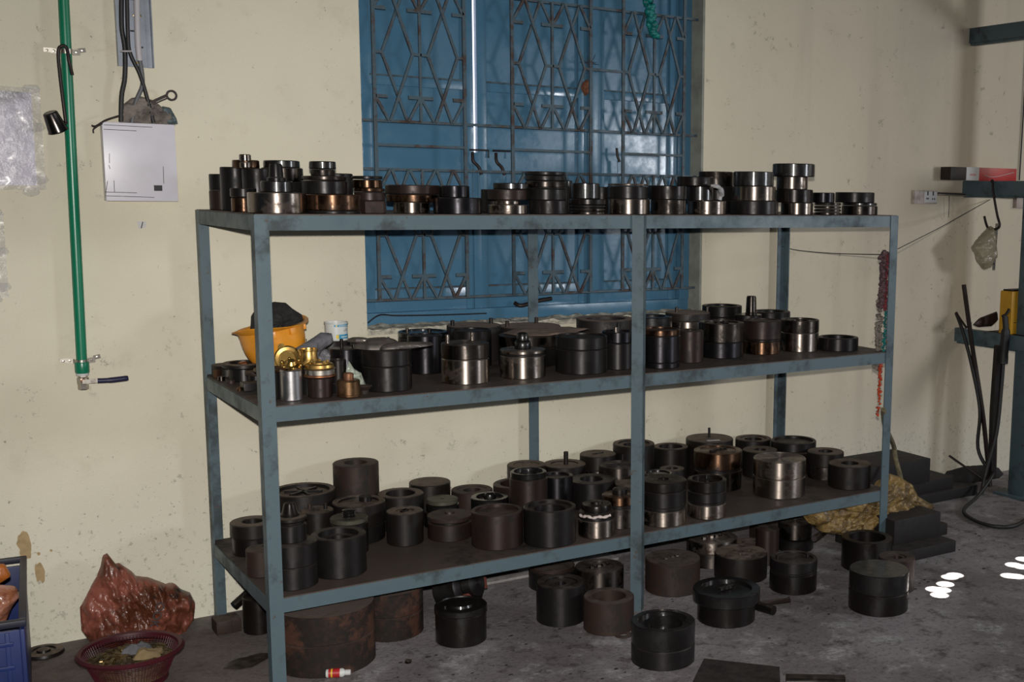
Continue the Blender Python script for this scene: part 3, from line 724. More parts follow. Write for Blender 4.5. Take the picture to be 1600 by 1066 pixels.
ring('T8', W, 'small shiny black stepped cup on top of the second front stack', ('b', .7, .7), [(.45, Q, .9), (.55, W, 1)])
ring('T13b', R, 'small low dark ring at the foot of the stack just left of the window edge', n=8)
ring('T13', B, 'red-brown middle ring of the stack just left of the window edge', segs=[(.7, B, 1), (.3, Zb, .97)])
ring('T12', Q, 'top ring with a bright glint in the stack just left of the window edge', segs=[(.7, Zb, .97), (.3, K, 1)])
ring('T15', Sx, 'shiny small ring carrying the widest brown banded ring on the top shelf')
ring('T14', B, 'wide brown banded ring overhanging a smaller shiny ring below', segs=[(.45, Zb, .97), (.55, B, 1)])
ring('T17', G, 'smooth dark grey ring at the front, left of the shutter latches')
ring('T16', G, 'smaller smooth grey ring on the dark front ring under the daylight gap', ('b', .8, .9))
ring('T18a', K, 'dark cylinder half hidden behind the stack with the thin wet ring', ('b', .6, .5))
ring('T20', Sx, 'low polished ring at the foot of the stack with the thin wet black ring')
ring('T18', B, 'brown ring with a narrower collar, middle of the stack with the thin wet ring', segs=[(.28, Sx, .66), (.72, B, 1)])
ring('T19', W, 'thin wet black ring lying on a brown ring, left of the three-high black stack')
ring('T21c', K, 'bottom ring of the three-high dark stack before the middle of the window', segs=[(1, K, 1)])
ring('T21b', K, 'middle ring of the three-high dark stack before the middle of the window', segs=[(.9, K, .985), (.1, K, 1)])
ring('T21a', Q, 'top ring of the three-high dark stack before the middle of the window', segs=[(.4, Q, .98), (.35, K, .96), (.25, K, 1)])
ring('T22', W, 'black cylinder half hidden just right of the three-high dark stack', ('b', .6, .5))
ring('T24', Lo, 'black grooved ring under the glossy wet black ring', segs=[(.16, Q, .95), (.06, K, .9), (.16, Q, .95), (.06, K, .9), (.16, K, .97), (.4, Lo, 1)])
ring('T23', W, 'glossy wet black ring right of the three-high dark stack')
ring('T25', K, 'dark cylinder in the gap behind the glossy wet black ring', ('b', .6, .5))
ring('T27', Sx, 'stained silvery ring at the front just above the middle post')
ring('T26', K, 'dark ring with a shiny rim on the stained silvery ring above the middle post', segs=[(.85, K, 1), (.15, Sx, .96)])
ring('T29', Q, 'shiny dark lower ring of the pair right of the middle post')
ring('T28', Lo, 'matt black upper ring of the pair right of the middle post')
ring('T32', Sx, 'polished ring with a bright streak under the pair topped by a white rag')
ring('T31', W, 'glossy black narrow ring with a white rag hanging beside it')
ring('T30', Lo, 'dark wide ring on the glossy black narrow ring under the white rag')
ring('T35', K, 'bottom dark ring of the back stack right of the white rag')
ring('T34', K, 'middle dark ring of the back stack right of the white rag')
ring('T33', Q, 'top ring with a hazy glint on the back stack right of the white rag')
ring('T38', K, 'wide matt black ring at the foot of the three-high stack by the window edge')
ring('T37', Sx, 'brushed steel ring in the middle of the three-high stack right of the window')
ring('T36', W, 'glossy black ring on top of the brushed steel ring right of the window')
ring('T42', Sx, 'shiny bottom ring of the four-high stack right of the window')
ring('T41', Lo, 'dark ring second from the bottom of the four-high stack')
ring('T40', Sx, 'narrow shiny steel ring under the top ring of the four-high stack')
ring('T39', W, 'glossy black wide top ring of the tallest stack right of the window')
ring('T44', Q, 'grooved threaded ring second stack from the right end of the top shelf', segs=[(.2, Q, 1), (.06, K, .93), (.2, Q, 1), (.06, K, .93), (.2, Q, 1), (.06, K, .93), (.22, Q, .97)])
ring('T43', G, 'smooth dark narrow ring on the grooved threaded ring')
ring('T46', W, 'shiny black bottom ring of the last stack at the right end of the top shelf', segs=[(.75, Q, 1), (.25, W, .96)])
ring('T45', K, 'matt dark top ring of the last stack at the right end of the top shelf')
# white rag draped on the rings
x, y, r, z, H = POS['T31']
rg = tube('rag', [(x-.01, y-.085, z+H+.003), (x+.02, y-.088, z+H-.001), (x+.045, y-.074, z+H-.014), (x+.062, y-.055, z+H-.03), (x+.06, y-.052, z+.02), (x+.057, y-.05, z+.004)], [.005]*3+[.008]*8+[.011]*10+[.008]*10, M_rag, label='white oily rag draped down the side of the glossy black ring', cat='rag', n=10)

# ---- middle shelf
DG = 'steel dies on the middle shelf'
def mdie(key, segs, top, label, ex=(), **k): die(key, segs, top, ex, label, group=DG, **k)
mdie('M1', [(1, Dd)], ('r', .8, .004), 'dusty black die under the blue and white paint tin')
mdie('M2', [(1, G)], None, 'smooth dark die with one pin, left of the biggest black front die', [('pin', -.2, .3, .006, .03, 'K'), ('pin', .5, .1, .007, .012, 'K')])
mdie('M3', [(.6, K), (.4, K)], None, 'biggest black two-block die at the front under the cast ladle')
mdie('M4', [(1, G)], ('r', .85, .004), 'dark grey die behind the left side of the shiny two-block die')
mdie('M4b', [(.82, K), (.18, W)], ('r', .85, .005), 'wide glossy black topped die behind the dark grey die, with a pin', [('pin', -.75, -.2, .006, .018, 'Q'), ('pin', .2, -.2, .008, .012, 'K')])
mdie('M5', [(1, K)], ('r', .88, .006), 'dark die directly behind the shiny two-block die with two pins')
mdie('M6', [(.62, Sx), (.38, Q)], None, 'shiny two-block die with two upright pins at the shelf front', [('pin', -.72, .15, .007, .03, 'S'), ('pin', .55, .5, .007, .03, 'S')])
mdie('M7', [(1, 'E')], None, 'thickly dusted brown die with two pins at the back below the shutters', [('pin', -.85, .0, .008, .022, 'D'), ('pin', .75, .1, .008, .022, 'D')])
mdie('M8', [(.75, K), (.25, 'E')], None, 'wide dusty die with two pins at the back near the bolt handle', [('pin', -.8, .0, .008, .024, 'R'), ('pin', .5, .5, .008, .024, 'R')])
mdie('M9', [(.62, K), (.38, Q)], None, 'steel-banded die hidden under the drooping dusty card sheet')
mdie('M10', [(.8, Sx), (.07, K, .985), (.13, Sx)], None, 'short shiny die with a black two-step knob on top', [('knob', 'W', [(.34, 0), (.36, .006), (.36, .026), (.32, .032), (.27, .036), (.27, .050), (.22, .060), (.12, .064)])])
mdie('M11', [(.66, K), (.34, K)], ('r', .9, .006), 'large black two-block die left of the middle post')
mdie('M12', [(.70, K, 1.0), (.30, G, .94)], ('r', .8, .008), 'dark stepped die partly behind the middle post on its left', [('pin', -.5, -.6, .007, .02, 'S'), ('pin', .3, .4, .008, .028, 'K')])
mdie('M13', [(.6, Dd), (.4, 'E')], ('b', .68, .3), 'very wide open ring die at the back left of the middle post')
mdie('M14', [(.6, K), (.4, W)], ('b', .66, .3), 'glossy open ring die behind the tall die at the right of the middle post')
mdie('M15', [(.14, G, .99), (.70, G), (.16, Zb, .985)], ('r', .85, .005), 'tall smooth dark die right of the middle post with a copper rim')
mdie('M16', [(.75, Sx), (.25, 'E')], None, 'steel die with a black dusty lid and two pins near the window corner', [('pin', -.4, .3, .007, .02, 'Q'), ('pin', .85, -.3, .007, .022, 'Q')])
mdie('M17', [(1, B)], ('b', .45, .5), 'dull brown die with an oval hole between the tall dark die and the steel-topped one')
mdie('M18', [(.45, G), (.55, Q)], ('r', .75, .006, .35), 'die with a steel upper half, dark lower half and a star-shaped hole', [('slot', .3, .7, 'K')])
mdie('M19', [(.7, K), (.3, K, .97)], ('b', .78, .2), 'open black ring die at the back beside the upright punch')
mdie('M21b', [(1, W)], None, 'wet black die under the upright tapered punch')
mdie('M21', [(1, K)], ('b', .74, .25), 'open ring die at the back before the right rear post')
mdie('M22', [(.38, Zb), (.06, K, .98), (.56, B)], ('r', .9, .004), 'die with a brass-coloured lower band and oily dark top')
mdie('M23', [(.6, Sx), (.4, Q)], ('r', .82, .005, .45), 'shiny silver two-block die, second from the right end of the shelf')
mdie('M24', [(1, K)], ('b', .78, .9), 'low open black ring alone at the right end of the middle shelf')
# ---- bottom shelf
DG = 'steel dies on the bottom shelf'
mdie('L1', [(.55, Lo, .93), (.45, Dd)], ('b', .45, .4), 'black two-step die with a small bore at the far left of the bottom shelf')
mdie('L2', [(1, R)], None, 'round-edged rusty die behind the front left post', [('pin', .3, .4, .006, .004, 'K')])
mdie('L3', [(.5, K), (.5, K)], None, 'large black two-block die at the front left carrying a smaller capped die')
x, y, r, z, H = POS['L3']; POS['L4'] = (x+.0, y+.012, .052, z+H, .082)
mdie('L4', [(.7, K, .95), (.12, W, .88), (.18, Dd)], None, 'capped die with a cone-shaped knob standing on the large front left die', [('knob', 'L', [(.56, 0), (.58, .008), (.48, .014), (.36, .040), (.30, .046)])])
mdie('L5', [(1, Dd)], ('r', .82, .014), 'wide dusty die with a star-shaped rib frame in its top recess', [('star', -.008, 3)])
mdie('L6', [(1, Dd)], None, 'dusty die with two short studs behind the capped die', [('pin', -.3, .5, .007, .018, 'R'), ('pin', .5, -.1, .007, .02, 'K'), ('pin', -.1, -.1, .014, .002, 'K')])
mdie('L7', [(.86, Lo), (.14, P)], None, 'die with a pale greenish top and a threaded black screw knob', [('knob', 'W', [(.36, 0), (.36, .005), (.31, .006), (.36, .011), (.31, .013), (.36, .018), (.31, .02), (.34, .028), (.2, .031)])])
mdie('L8', [(1, K)], ('r', .74, .020, .5), 'dark die with a stepped shiny bore, front row beside the two-block die', )
mdie('L9', [(.45, K, .97), (.55, Dd)], ('r', .76, .010), 'dusty two-block die with a round plug lying in its recess', [('pin', .30, .05, .024, .014, 'K')])
mdie('L10', [(1, R)], ('b', .50, .5), 'tall rusty tube die standing highest at the back left against the wall')
mdie('L11', [(1, Dd)], ('b', .64, .5), 'dusty die with a large threaded bore, right of the tall rusty one')
mdie('L12', [(1, Dd)], ('r', .7, .0015), 'flat-topped dusty die with faint scribed rings by the wall')
mdie('L13', [(1, R)], ('r', .72, .004, .42), 'dusty die with a ridged oval bore at the back, left of the tall brown one')
mdie('L14', [(.55, Lo, 1), (.28, W, .9), (.17, P, .86)], None, 'small stepped die with a pale green round cap', [('pin', 0, 0, .006, .002, 'W')])
mdie('L15', [(1, W)], ('r', .72, .012), 'wet black low die with a ball in its cup', [('knob', 'W', [(.30, -.012), (.33, .0), (.28, .012), (.15, .020)])])
mdie('L16', [(1, Dd)], ('r', .5, .004), 'plain round dusty die with a small square hole, third in the front row', [('slot', .4, .3, 'K')])
mdie('L17', [(.72, B, .98), (.08, K, .9), (.20, R)], None, 'low lidded die with a nut-like boss and a rusty lid', [('knob', 'R', [(.36, 0), (.30, .004), (.22, .006), (.20, .014), (.1, .017)])])
mdie('L18', [(1, B)], ('r', .84, .012), 'reddish brown die with a wide shallow recess in the front row')
mdie('L19', [(1, K)], ('r', .84, .012, .6), 'black hollow die with a wide open top, shelf front, left of middle post')
mdie('L20', [(.88, B, 1), (.12, W, .95)], ('r', .8, .010, .5), 'tall red-brown die with wet black rings on its top')
mdie('L21', [(1, Dd)], ('r', .66, .004), 'dusty die directly before the middle rear post')
mdie('L22', [(1, B)], ('b', .7, .5), 'pinkish brown ring die behind the tall red-brown one')
mdie('L23', [(1, G)], ('r', .78, .010), 'narrow recessed die between the tall brown die and the thick ring die')
mdie('L24', [(1, Dd)], ('r', .66, .006), 'dusty recessed die with an upright square peg', [('pin', .05, -.05, .010, .052, 'D')])
mdie('L25', [(1, K)], ('b', .50, .5), 'thick-walled die with a plain round bore, centre left of the middle post')
mdie('L26', [(.6, Q), (.4, Dd)], None, 'flat-topped dusty steel die at the back left of the middle post', [('slot', .2, .5, 'D')])
mdie('L27', [(.55, K), (.45, Q)], None, 'die with a black T-bar lying on its top near the middle post', [('pin', .35, .2, .005, .035, 'K')])
mdie('L28', [(1, Dd)], None, 'low flat dusty plate die partly behind the middle post')
mdie('L29', [(.62, Q, .98), (.10, K, .92), (.28, Zb)], None, 'steel-banded die with a round knob just left of the middle post', [('knob', 'K', [(.40, 0), (.42, .008), (.40, .022), (.30, .028)])])
mdie('L30', [(.72, Sx), (.28, K, 1.0)], None, 'shiny small die smeared with white grease under a black disc', [('knob', 'L', [(.62, 0), (.62, .008), (.80, .010), (.82, .026), (.78, .032), (.34, .032), (.30, .040), (.1, .042)])])
mdie('L31', [(1, Dd)], ('r', .76, .008, .5), 'tall recessed die behind the middle post at the wall')
mdie('L32', [(1, Dd)], ('b', .68, .5), 'dusty die with a clean round bore right of the middle post at the back')
mdie('L33', [(1, Dd)], None, 'large dusty die with a thin upright pin and a white sticker', [('pin', .05, .1, .006, .045, 'K'), ('tab', -1.9, .06, .02, 0)])
mdie('L34', [(.5, Q, .97), (.06, K, .95), (.44, Zb, .98)], ('r', .75, .004), 'large die with a copper and steel sheen on its side, centre right', [('slot', .2, .8, 'K')])
mdie('L35', [(1, Dd)], ('b', .45, .4), 'small dusty die with a bright round hole right of the middle post', )
mdie('L36', [(1, W)], ('r', .8, .006), 'glossy black ring-topped die behind the one with a bright hole')
mdie('L37', [(.34, Sx), (.08, K, .97), (.36, K), (.22, Lo, 1.0)], ('b', .24, .2), 'three-tier front die right of the middle post with a silvery base')
mdie('L38', [(.36, Sx), (.06, K, .97), (.28, K), (.30, Lo)], ('r', .8, .015, .3), 'die with a bronze base and an open square top in the front row', [('pin', .1, .2, .012, .012, 'K')])
mdie('L39', [(1, Dd)], ('r', .74, .006, .5), 'dusty bored die left of the right rear post')
mdie('L40', [(1, Dd)], ('b', .35, .3), 'dusty die with a small dark hole behind the polished steel die')
mdie('L41', [(.52, Sx), (.48, Sx)], ('r', .9, .002), 'polished steel two-block die, the shiniest on the bottom shelf')
mdie('L42', [(.7, Dd), (.3, K, .95)], ('r', .86, .012), 'wide tray-topped die before the right rear post')
mdie('L43', [(.5, Q, .95), (.5, Dd)], ('b', .4, .4), 'die with a dull steel lower half near the right end')
mdie('L44', [(1, Dd)], ('b', .42, .4), 'low black die in the front right corner of the bottom shelf')
# white grease smear and lying T-bar, peg
x, y, r, z, H = POS['L30']; dv = (CAMP-Vector((x, y, z))); dv.z = 0; dv.normalize(); a0 = math.atan2(dv.y, dv.x)
pts = [(x+math.cos(a0+t)*(r+.0015), y+math.sin(a0+t)*(r+.0015), z+H*(.93+.03*math.sin(t*9))) for t in (-1.1, -.8, -.5, -.2, .1, .4, .8)]
tube('grease_smear', pts, [.0035+.003*abs(math.sin(i*.55)) for i in range(37)], M_grease, label='smear of white grease around the small shiny die left of the middle post', cat='grease')
x, y, r, z, H = POS['L27']
tb = empty('t_bar', (x-.01, y-.02, z+H+.006), (0, 0, -.35), label='black T-bar lying on a die near the middle post', cat='bar')
bar('handle', (-.055, 0, 0), (.055, 0, 0), .012, .011, MT['K'], tb, side=Vector((0, 0, 1)))

# ---- floor dies
DG = 'steel dies on the floor'
mdie('F1', [(1, Lo)], ('r', .8, .004), 'dark narrow die on the floor behind the front left post')
mdie('F2', [(.5, U), (.02, U, .985), (.48, U, 1.0)], None, 'large rusted drum-like die on the floor at the front left post', n=80)
mdie('F3', [(.48, U), (.02, U, .985), (.50, U)], None, 'second large rusted die on the floor behind the first')
mdie('F5', [(.82, Lo, .97), (.18, W, 1.0)], ('l', .5), 'oily black die with a raised round lid alone on the floor', [('pin', -.6, .1, .008, .003, 'W')])
mdie('F6', [(.8, K), (.2, R, .96)], None, 'die with a reddish top half hidden under the lower shelf edge')
mdie('F7', [(1, K)], ('r', .66, .008, .24), 'tall black die with a bright little centre hole on the floor')
mdie('F8', [(.35, K), (.65, Q, 1)], ('r', .6, .004), 'steel-banded die on the floor just left of the middle post', [('slot', .1, .8, 'Q')])
mdie('F9', [(1, R)], ('b', .66, .8), 'brown die with a ragged open bore at the foot of the middle post', wob=0)
mdie('F10', [(1, R)], None, 'brown die with a bright toothed slot in its dusty top', [('slot', .15, .72, 'S')])
mdie('F11', [(.46, K), (.54, W)], ('r', .78, .012, .62), 'largest oily black die with a stepped open top, frontmost on the floor')
x, y, r, z, H = POS['F12']
mdie('F12', [(.62, Lo, 1), (.38, W, 1.16)], ('r', .74, .010), 'black flanged die wider above than below with a square slot', [('slot', .1, .5, 'K')])
mdie('F14', [(1, Dd)], None, 'plain flat-topped dusty die behind the flanged one', [('pin', -.2, -.2, .005, .002, 'S'), ('pin', .35, .0, .005, .002, 'S')])
mdie('F15', [(.55, Q), (.45, Sx)], ('r', .7, .006), 'steel-sided die under the lower shelf behind the flat dusty one', [('slot', .0, .8, 'S')])
mdie('F16', [(1, Dd)], ('r', .6, .003), 'low dusty disc die with small holes under the lower shelf', [('pin', -.3, .3, .006, .001, 'K'), ('pin', .4, .1, .006, .001, 'K')])
mdie('F17', [(.58, Lo), (.06, K, .97), (.36, K)], ('r', .8, .006), 'sooty black two-tier die with a rough top under the shelf', [('pin', -.7, .2, .008, .014, 'K'), ('pin', .6, -.2, .008, .010, 'K')])
mdie('F18', [(.42, W, 1), (.58, Q, .90)], None, 'die with a fluted bright steel upper half far under the shelf', n=14)
mdie('F19', [(1, B)], None, 'narrow reddish die far under the shelf beside the fluted one')
mdie('F20', [(1, Lo)], ('b', .72, .6), 'black hollow die by the foot of the right post')
mdie('F21', [(1, B)], ('r', .5, .004, .3), 'dark die with a round boss hole behind the flat glossy one')
mdie('F22', [(.5, Lo), (.5, W)], None, 'flat glossy-topped black two-block die on the open floor at the right')
# ================================================================ THINGS AT THE LEFT END OF THE MIDDLE SHELF
ZM = .9125
def V(*a): return Vector(a)
# hard hat lying upside down, tilted
hat = empty('hard_hat', (.212, .530, ZM+.004), label='yellow hard hat lying upside down at the left end of the middle shelf', cat='helmet')
prof = []
for i in range(15):
    a = i/14*PI/2; prof.append((.100*math.sin(a), .150*(1-math.cos(a))))
prof += [(.103, .168), (.108, .172), (.119, .180), (.120, .183), (.108, .178), (.099, .171)]
for i in range(13, -1, -1):
    a = i/14*PI/2; prof.append((.096*math.sin(a), .150*(1-math.cos(a))+.004))
hm = lathe_mesh(prof, 'shell', 64)
for v in hm.vertices:
    v.co.y *= 1.12; rr = v.co.xy.length
    if v.co.z > .18: v.co.z += .01*math.cos(math.atan2(v.co.y, v.co.x)*2)
    if rr > .05: v.co.z += .0
TILT = (math.radians(-8), math.radians(-7), .7)
sh = link('shell', hm, M_yellow, hat, (0, 0, .010), TILT)
for a in (-2.55, -1.9, -1.0):
    ca, sa = math.cos(a), math.sin(a)
    box('lug', (-.012, -.004, 0), (.012, .008, .024), M_yellow, sh, bev=.002, mtx=Matrix.Translation((ca*.100, sa*.112, .145)) @ Matrix.Rotation(a-PI/2, 4, 'Z'))
bar('vent_slot', (.099*math.cos(-1.05), .111*math.sin(-1.05), .105), (.099*math.cos(-.85), .111*math.sin(-.85), .105), .005, .002, M_ink, sh, side=Vector((math.cos(-.95), math.sin(-.95), 0)))
pillow('cloth', [(-.095, -.01), (-.09, .035), (-.06, .07), (-.01, .085), (.03, .08), (.05, .06), (.085, .035), (.09, -.01), (.05, -.03), (-.05, -.03)], M_cloth, thick=.060, back=.8, amp=.034, freq=17, seed=4, ctr=(0, .02), nr=20,
       label='black bundled cloth stuffed into the upturned yellow hard hat', cat='cloth').location = (.205, .530, 1.100)
# grey folded cloth and clear plastic bag leaning on the hat
pillow('cloth', [(-.075, -.04), (-.07, .01), (-.02, .035), (.03, .065), (.065, .06), (.07, .035), (.03, -.0), (.0, -.05), (-.04, -.10)], M_gcloth, thick=.03, back=.6, amp=.016, freq=18, seed=8, nr=18,
       label='grey folded cloth leaning against the yellow hard hat', cat='cloth').location = (.245, .275, 1.035)
pillow('plastic_bag', [(-.07, -.085), (-.065, -.02), (-.04, .03), (0, .045), (.04, .035), (.055, .015), (.068, -.03), (.07, -.085)], M_film, thick=.045, back=.5, amp=.022, freq=20, seed=12, nr=20, ridged=True,
       label='crumpled clear plastic bag behind the brass fittings', cat='bag').location = (.262, .31, ZM+.09)
pillow('cloth', [(-.05, -.06), (-.045, .02), (0, .045), (.04, .02), (.05, -.06)], M_cloth, thick=.03, back=.5, amp=.01, freq=22, seed=22, nr=12,
       label='dark rag inside the clear plastic bag beside the brass fittings', cat='cloth').location = (.275, .375, ZM+.064)
# silver cylinder
x, y = .118, .090
lathe('steel_cup', [(0, .0), (.032, .0), (.034, .002), (.034, .094), (.032, .097), (.029, .097), (.029, .06), (0, .06)], M_alu, None, (x, y, ZM), label='plain silver aluminium cylinder beside the front left post', cat='cylinder')
# black cup behind the post
cp = empty('black_cup', (.075, .150, ZM), label='dark flanged cup half hidden behind the front left post', cat='cup')
lathe('body', [(0, 0), (.036, 0), (.038, .003), (.040, .088), (.036, .09), (0, .088)], MT['K'], cp)
lathe('flange', [(0, .0885), (.052, .0885), (.054, .091), (.054, .096), (.04, .098), (0, .098)], MT['Z'], cp)
for a in (0, 1.2, 2.4): lathe('stud', [(0, .0975), (.005, .0975), (.005, .112), (0, .112)], M_brass, cp, (.034*math.cos(a), .034*math.sin(a), 0), n=10)
# brass-capped fitting
bf = empty('brass_capped_fitting', (.212, .098, ZM), label='brass-capped steel fitting with a copper band at the shelf front', cat='fitting')
lathe('body', [(0, 0), (.036, 0), (.038, .003), (.039, .062), (.044, .066), (0, .067)], MT['B'], bf)
lathe('copper_band', [(0, .0672), (.048, .0672), (.050, .069), (.050, .073), (.048, .075), (0, .075)], M_copper, bf)
lathe('steel_band', [(0, .0752), (.046, .0752), (.046, .090), (.049, .093), (0, .0935)], M_steel, bf)
lathe('cap', [(0, .0937), (.043, .0937), (.045, .097), (.044, .106), (.040, .109), (.034, .110), (.034, .113), (.0, .113)], M_brass, bf)
for a in range(5): lathe('screw', [(0, .1125), (.005, .1125), (.004, .119), (0, .120)], M_brass, bf, (.026*math.cos(a*1.26), .026*math.sin(a*1.26), 0), n=10)
# tall brass cap behind
bc = empty('brass_fitting', (.205, .185, ZM), label='tall brass socket standing on a dark base behind the brass-capped fitting', cat='fitting')
lathe('base', [(0, 0), (.040, 0), (.040, .095), (0, .096)], MT['K'], bc)
lathe('socket', [(0, .0965), (.034, .0965), (.030, .112), (.027, .118), (.026, .140), (.029, .142), (.029, .147), (.023, .147), (.021, .12), (0, .12)], M_brass, bc)
# brass disc leaning
bd = empty('brass_disc', (.140, .200, ZM+.118), (math.radians(68), .15, -.5), label='brass cover disc standing on edge behind the silver cylinder', cat='disc')
lathe('disc', [(0, -.006), (.040, -.006), (.042, -.003), (.042, .002), (.036, .005), (.026, .003), (.024, .006), (0, .006)], M_brass, bd)
for a in (.6, 2.2, 3.7, 5.3): lathe('lug', [(0, -.006), (.011, -.006), (.011, .003), (0, .003)], M_brass, bd, (.043*math.cos(a), .043*math.sin(a), 0), n=14)
lathe('die_block', [(0, 0), (.042, 0), (.044, .003), (.044, .068), (.042, .07), (0, .07)], MT['D'], None, (.150, .225, ZM), label='dusty block supporting the upright brass disc', cat='block')
# brass valve cluster lying on the flange of the silver cylinder
bv = empty('brass_valve', (.135, .140, ZM+.101), (.35, -.25, .4), label='small brass studded valve body lying on the rim of the silver cylinder', cat='valve')
lathe('body', [(0, -.012), (.022, -.012), (.030, -.006), (.030, .004), (.018, .010), (.012, .02), (0, .02)], M_brass, bv, n=24)
for a in range(6): lathe('stud', [(0, -.016), (.0065, -.016), (.0065, .010), (.004, .013), (0, .013)], M_brass, bv, (.030*math.cos(a*1.047), .030*math.sin(a*1.047), 0), n=10)
# hollow dark cylinder and its base
hc = empty('dark_tube', (.292, .160, ZM), label='dark narrow tube on a square-shouldered base beside the brass fitting', cat='tube')
lathe('base', [(0, 0), (.032, 0), (.033, .003), (.033, .030), (.024, .034), (0, .034)], MT['K'], hc)
lathe('barrel', [(0, .034), (.026, .034), (.026, .106), (.024, .109), (.019, .109), (.018, .07), (0, .07)], MT['D'], hc)
# bronze bottle fitting
bb = empty('bronze_fitting', (.292, .060, ZM), label='small round bronze fitting with a short neck at the very shelf front', cat='fitting')
lathe('body', [(0, 0), (.036, 0), (.038, .003), (.038, .006), (.036, .008), (.036, .050), (.033, .055), (0, .055)], M_bronze, bb)
lathe('neck', [(0, .055), (.016, .055), (.0165, .072), (.014, .077), (0, .078)], M_copper, bb, n=28)
# small flared cup
lathe('flared_cup', [(0, 0), (.014, 0), (.015, .012), (.024, .022), (.026, .026), (.022, .027), (.012, .016), (0, .016)], MT['R'], None, (.352, .085, ZM), label='tiny rusty flared cup at the foot of the biggest black die', cat='cup')
pillow('plastic_wrapper', [(-.035, -.035), (-.03, .03), (-.018, .075), (-.008, .04), (.02, .02), (.035, -.02), (.045, -.04)], plain('green_tinted_film', (.34, .38, .32), .3, var=.3, bumpy=.6), thick=.014, back=.6, amp=.012, freq=40, seed=3, nr=12, na=48,
       label='pale greenish plastic wrapper between the dark tube and the biggest black die', cat='wrapper').location = (.338, .130, ZM+.042)
# black flanged pulley & odds on the far left
fl = empty('flanged_bush', (.090, .560, ZM), (0, 0, 0), label='black flanged bush with a brass nut in its wide bore, far left of the shelf', cat='bush')
lathe('body', [(0, 0), (.048, 0), (.052, .004), (.050, .045), (0, .046)], MT['K'], fl)
lathe('flange', [(.0, .046), (.066, .046), (.070, .050), (.070, .060), (.066, .063), (.046, .063), (.044, .05), (0, .05)], MT['D'], fl)
lathe('nut', [(0, .050), (.017, .050), (.017, .061), (.012, .065), (0, .065)], M_copper, fl, n=6)
lathe('flat_disc', [(0, 0), (.052, 0), (.054, .003), (.054, .040), (.04, .042), (0, .042)], MT['D'], None, (.070, .695, ZM), label='dusty flat disc behind the black flanged bush', cat='disc')
rb = empty('rusty_bush', (.100, .440, ZM), label='small rusty bush with a copper-coloured lip right behind the front left post', cat='bush')
lathe('body', [(0, 0), (.024, 0), (.025, .034), (0, .034)], MT['K'], rb); lathe('lip', [(0, .034), (.032, .034), (.034, .038), (.034, .046), (.030, .048), (0, .048)], MT['R'], rb)
box('steel_block', (.030, .318, ZM), (.105, .372, ZM+.026), MT['K'], bev=.003, label='small black rectangular block lying near the left end rail', cat='block')
lathe('brass_bead', [(0, 0), (.008, 0), (.009, .006), (.006, .012), (0, .012)], M_bronze, None, (.022, .345, ZM), n=12, label='tiny bronze bead by the small black rectangular block', cat='bead')
for i, (x, y, r, h, m, lb) in enumerate([(.030, .662, .017, .030, 'Z', 'small rusty nut by the left rear post'), (.022, .590, .012, .014, 'Q', 'small bright bush near the left end rail of the middle shelf'), (.035, .510, .013, .010, 'R', 'tiny rusty washer near the left end rail of the middle shelf')]):
    lathe('nut' if i == 0 else 'bush' if i == 1 else 'washer', [(r*.45, 0), (r, 0), (r, h), (r*.45, h), (r*.45, 0)], MT[m], None, (x, y, ZM), n=6 if i == 0 else 20, label=lb, cat='nut' if i == 0 else 'bush' if i == 1 else 'washer')
# paint tin
x, y, r, z, H = POS['M1']
tn = empty('paint_tin', (x+.012, y-.022, z+H+.0005), (0, 0, -.75), label='small white tin with pale blue bands standing on a dusty die', cat='tin')
lathe('body', [(0, 0), (.045, 0), (.046, .003), (.044, .005), (.045, .070), (.0475, .072), (.0475, .075), (.044, .075), (.043, .012), (0, .012)], M_tin, tn, n=56)
def band(name, r, z0, z1, a0, a1, mat, parent, n=40):
    bm = bmesh.new(); lo = []; hi = []
    for i in range(n+1):
        a = a0+(a1-a0)*i/n; lo.append(bm.verts.new((r*math.cos(a), r*math.sin(a), z0))); hi.append(bm.verts.new((r*math.cos(a), r*math.sin(a), z1)))
    for i in range(n): bm.faces.new((lo[i], lo[i+1], hi[i+1], hi[i]))
    link(name, finish(bm, name), mat, parent)
band('blue_band', .0453, .008, .026, -1.15, .9, M_tinblue, tn); band('blue_band', .0455, .058, .067, -1.3, 1.2, M_tinblue, tn)
band('yellow_square', .0457, .009, .025, -1.15, -.9, M_yel, tn, 8); band('yellow_square', .0459, .059, .066, -1.15, -1.03, M_yel, tn, 6); band('print_line', .0456, .040, .0415, -.45, .1, M_ink, tn, 12); tn.scale = (.88, .88, .86); band('print_line', .0456, .046, .0475, -.3, .2, M_ink, tn, 12)
band('print_line', .0458, .061, .0635, -.9, .4, M_tin, tn, 20); band('print_line', .0456, .014, .018, -.7, .1, M_tin, tn, 20)
M_cast = metal('cast_steel', (.20, .18, .165), (.09, .075, .065), .4, .38, .85, .5)
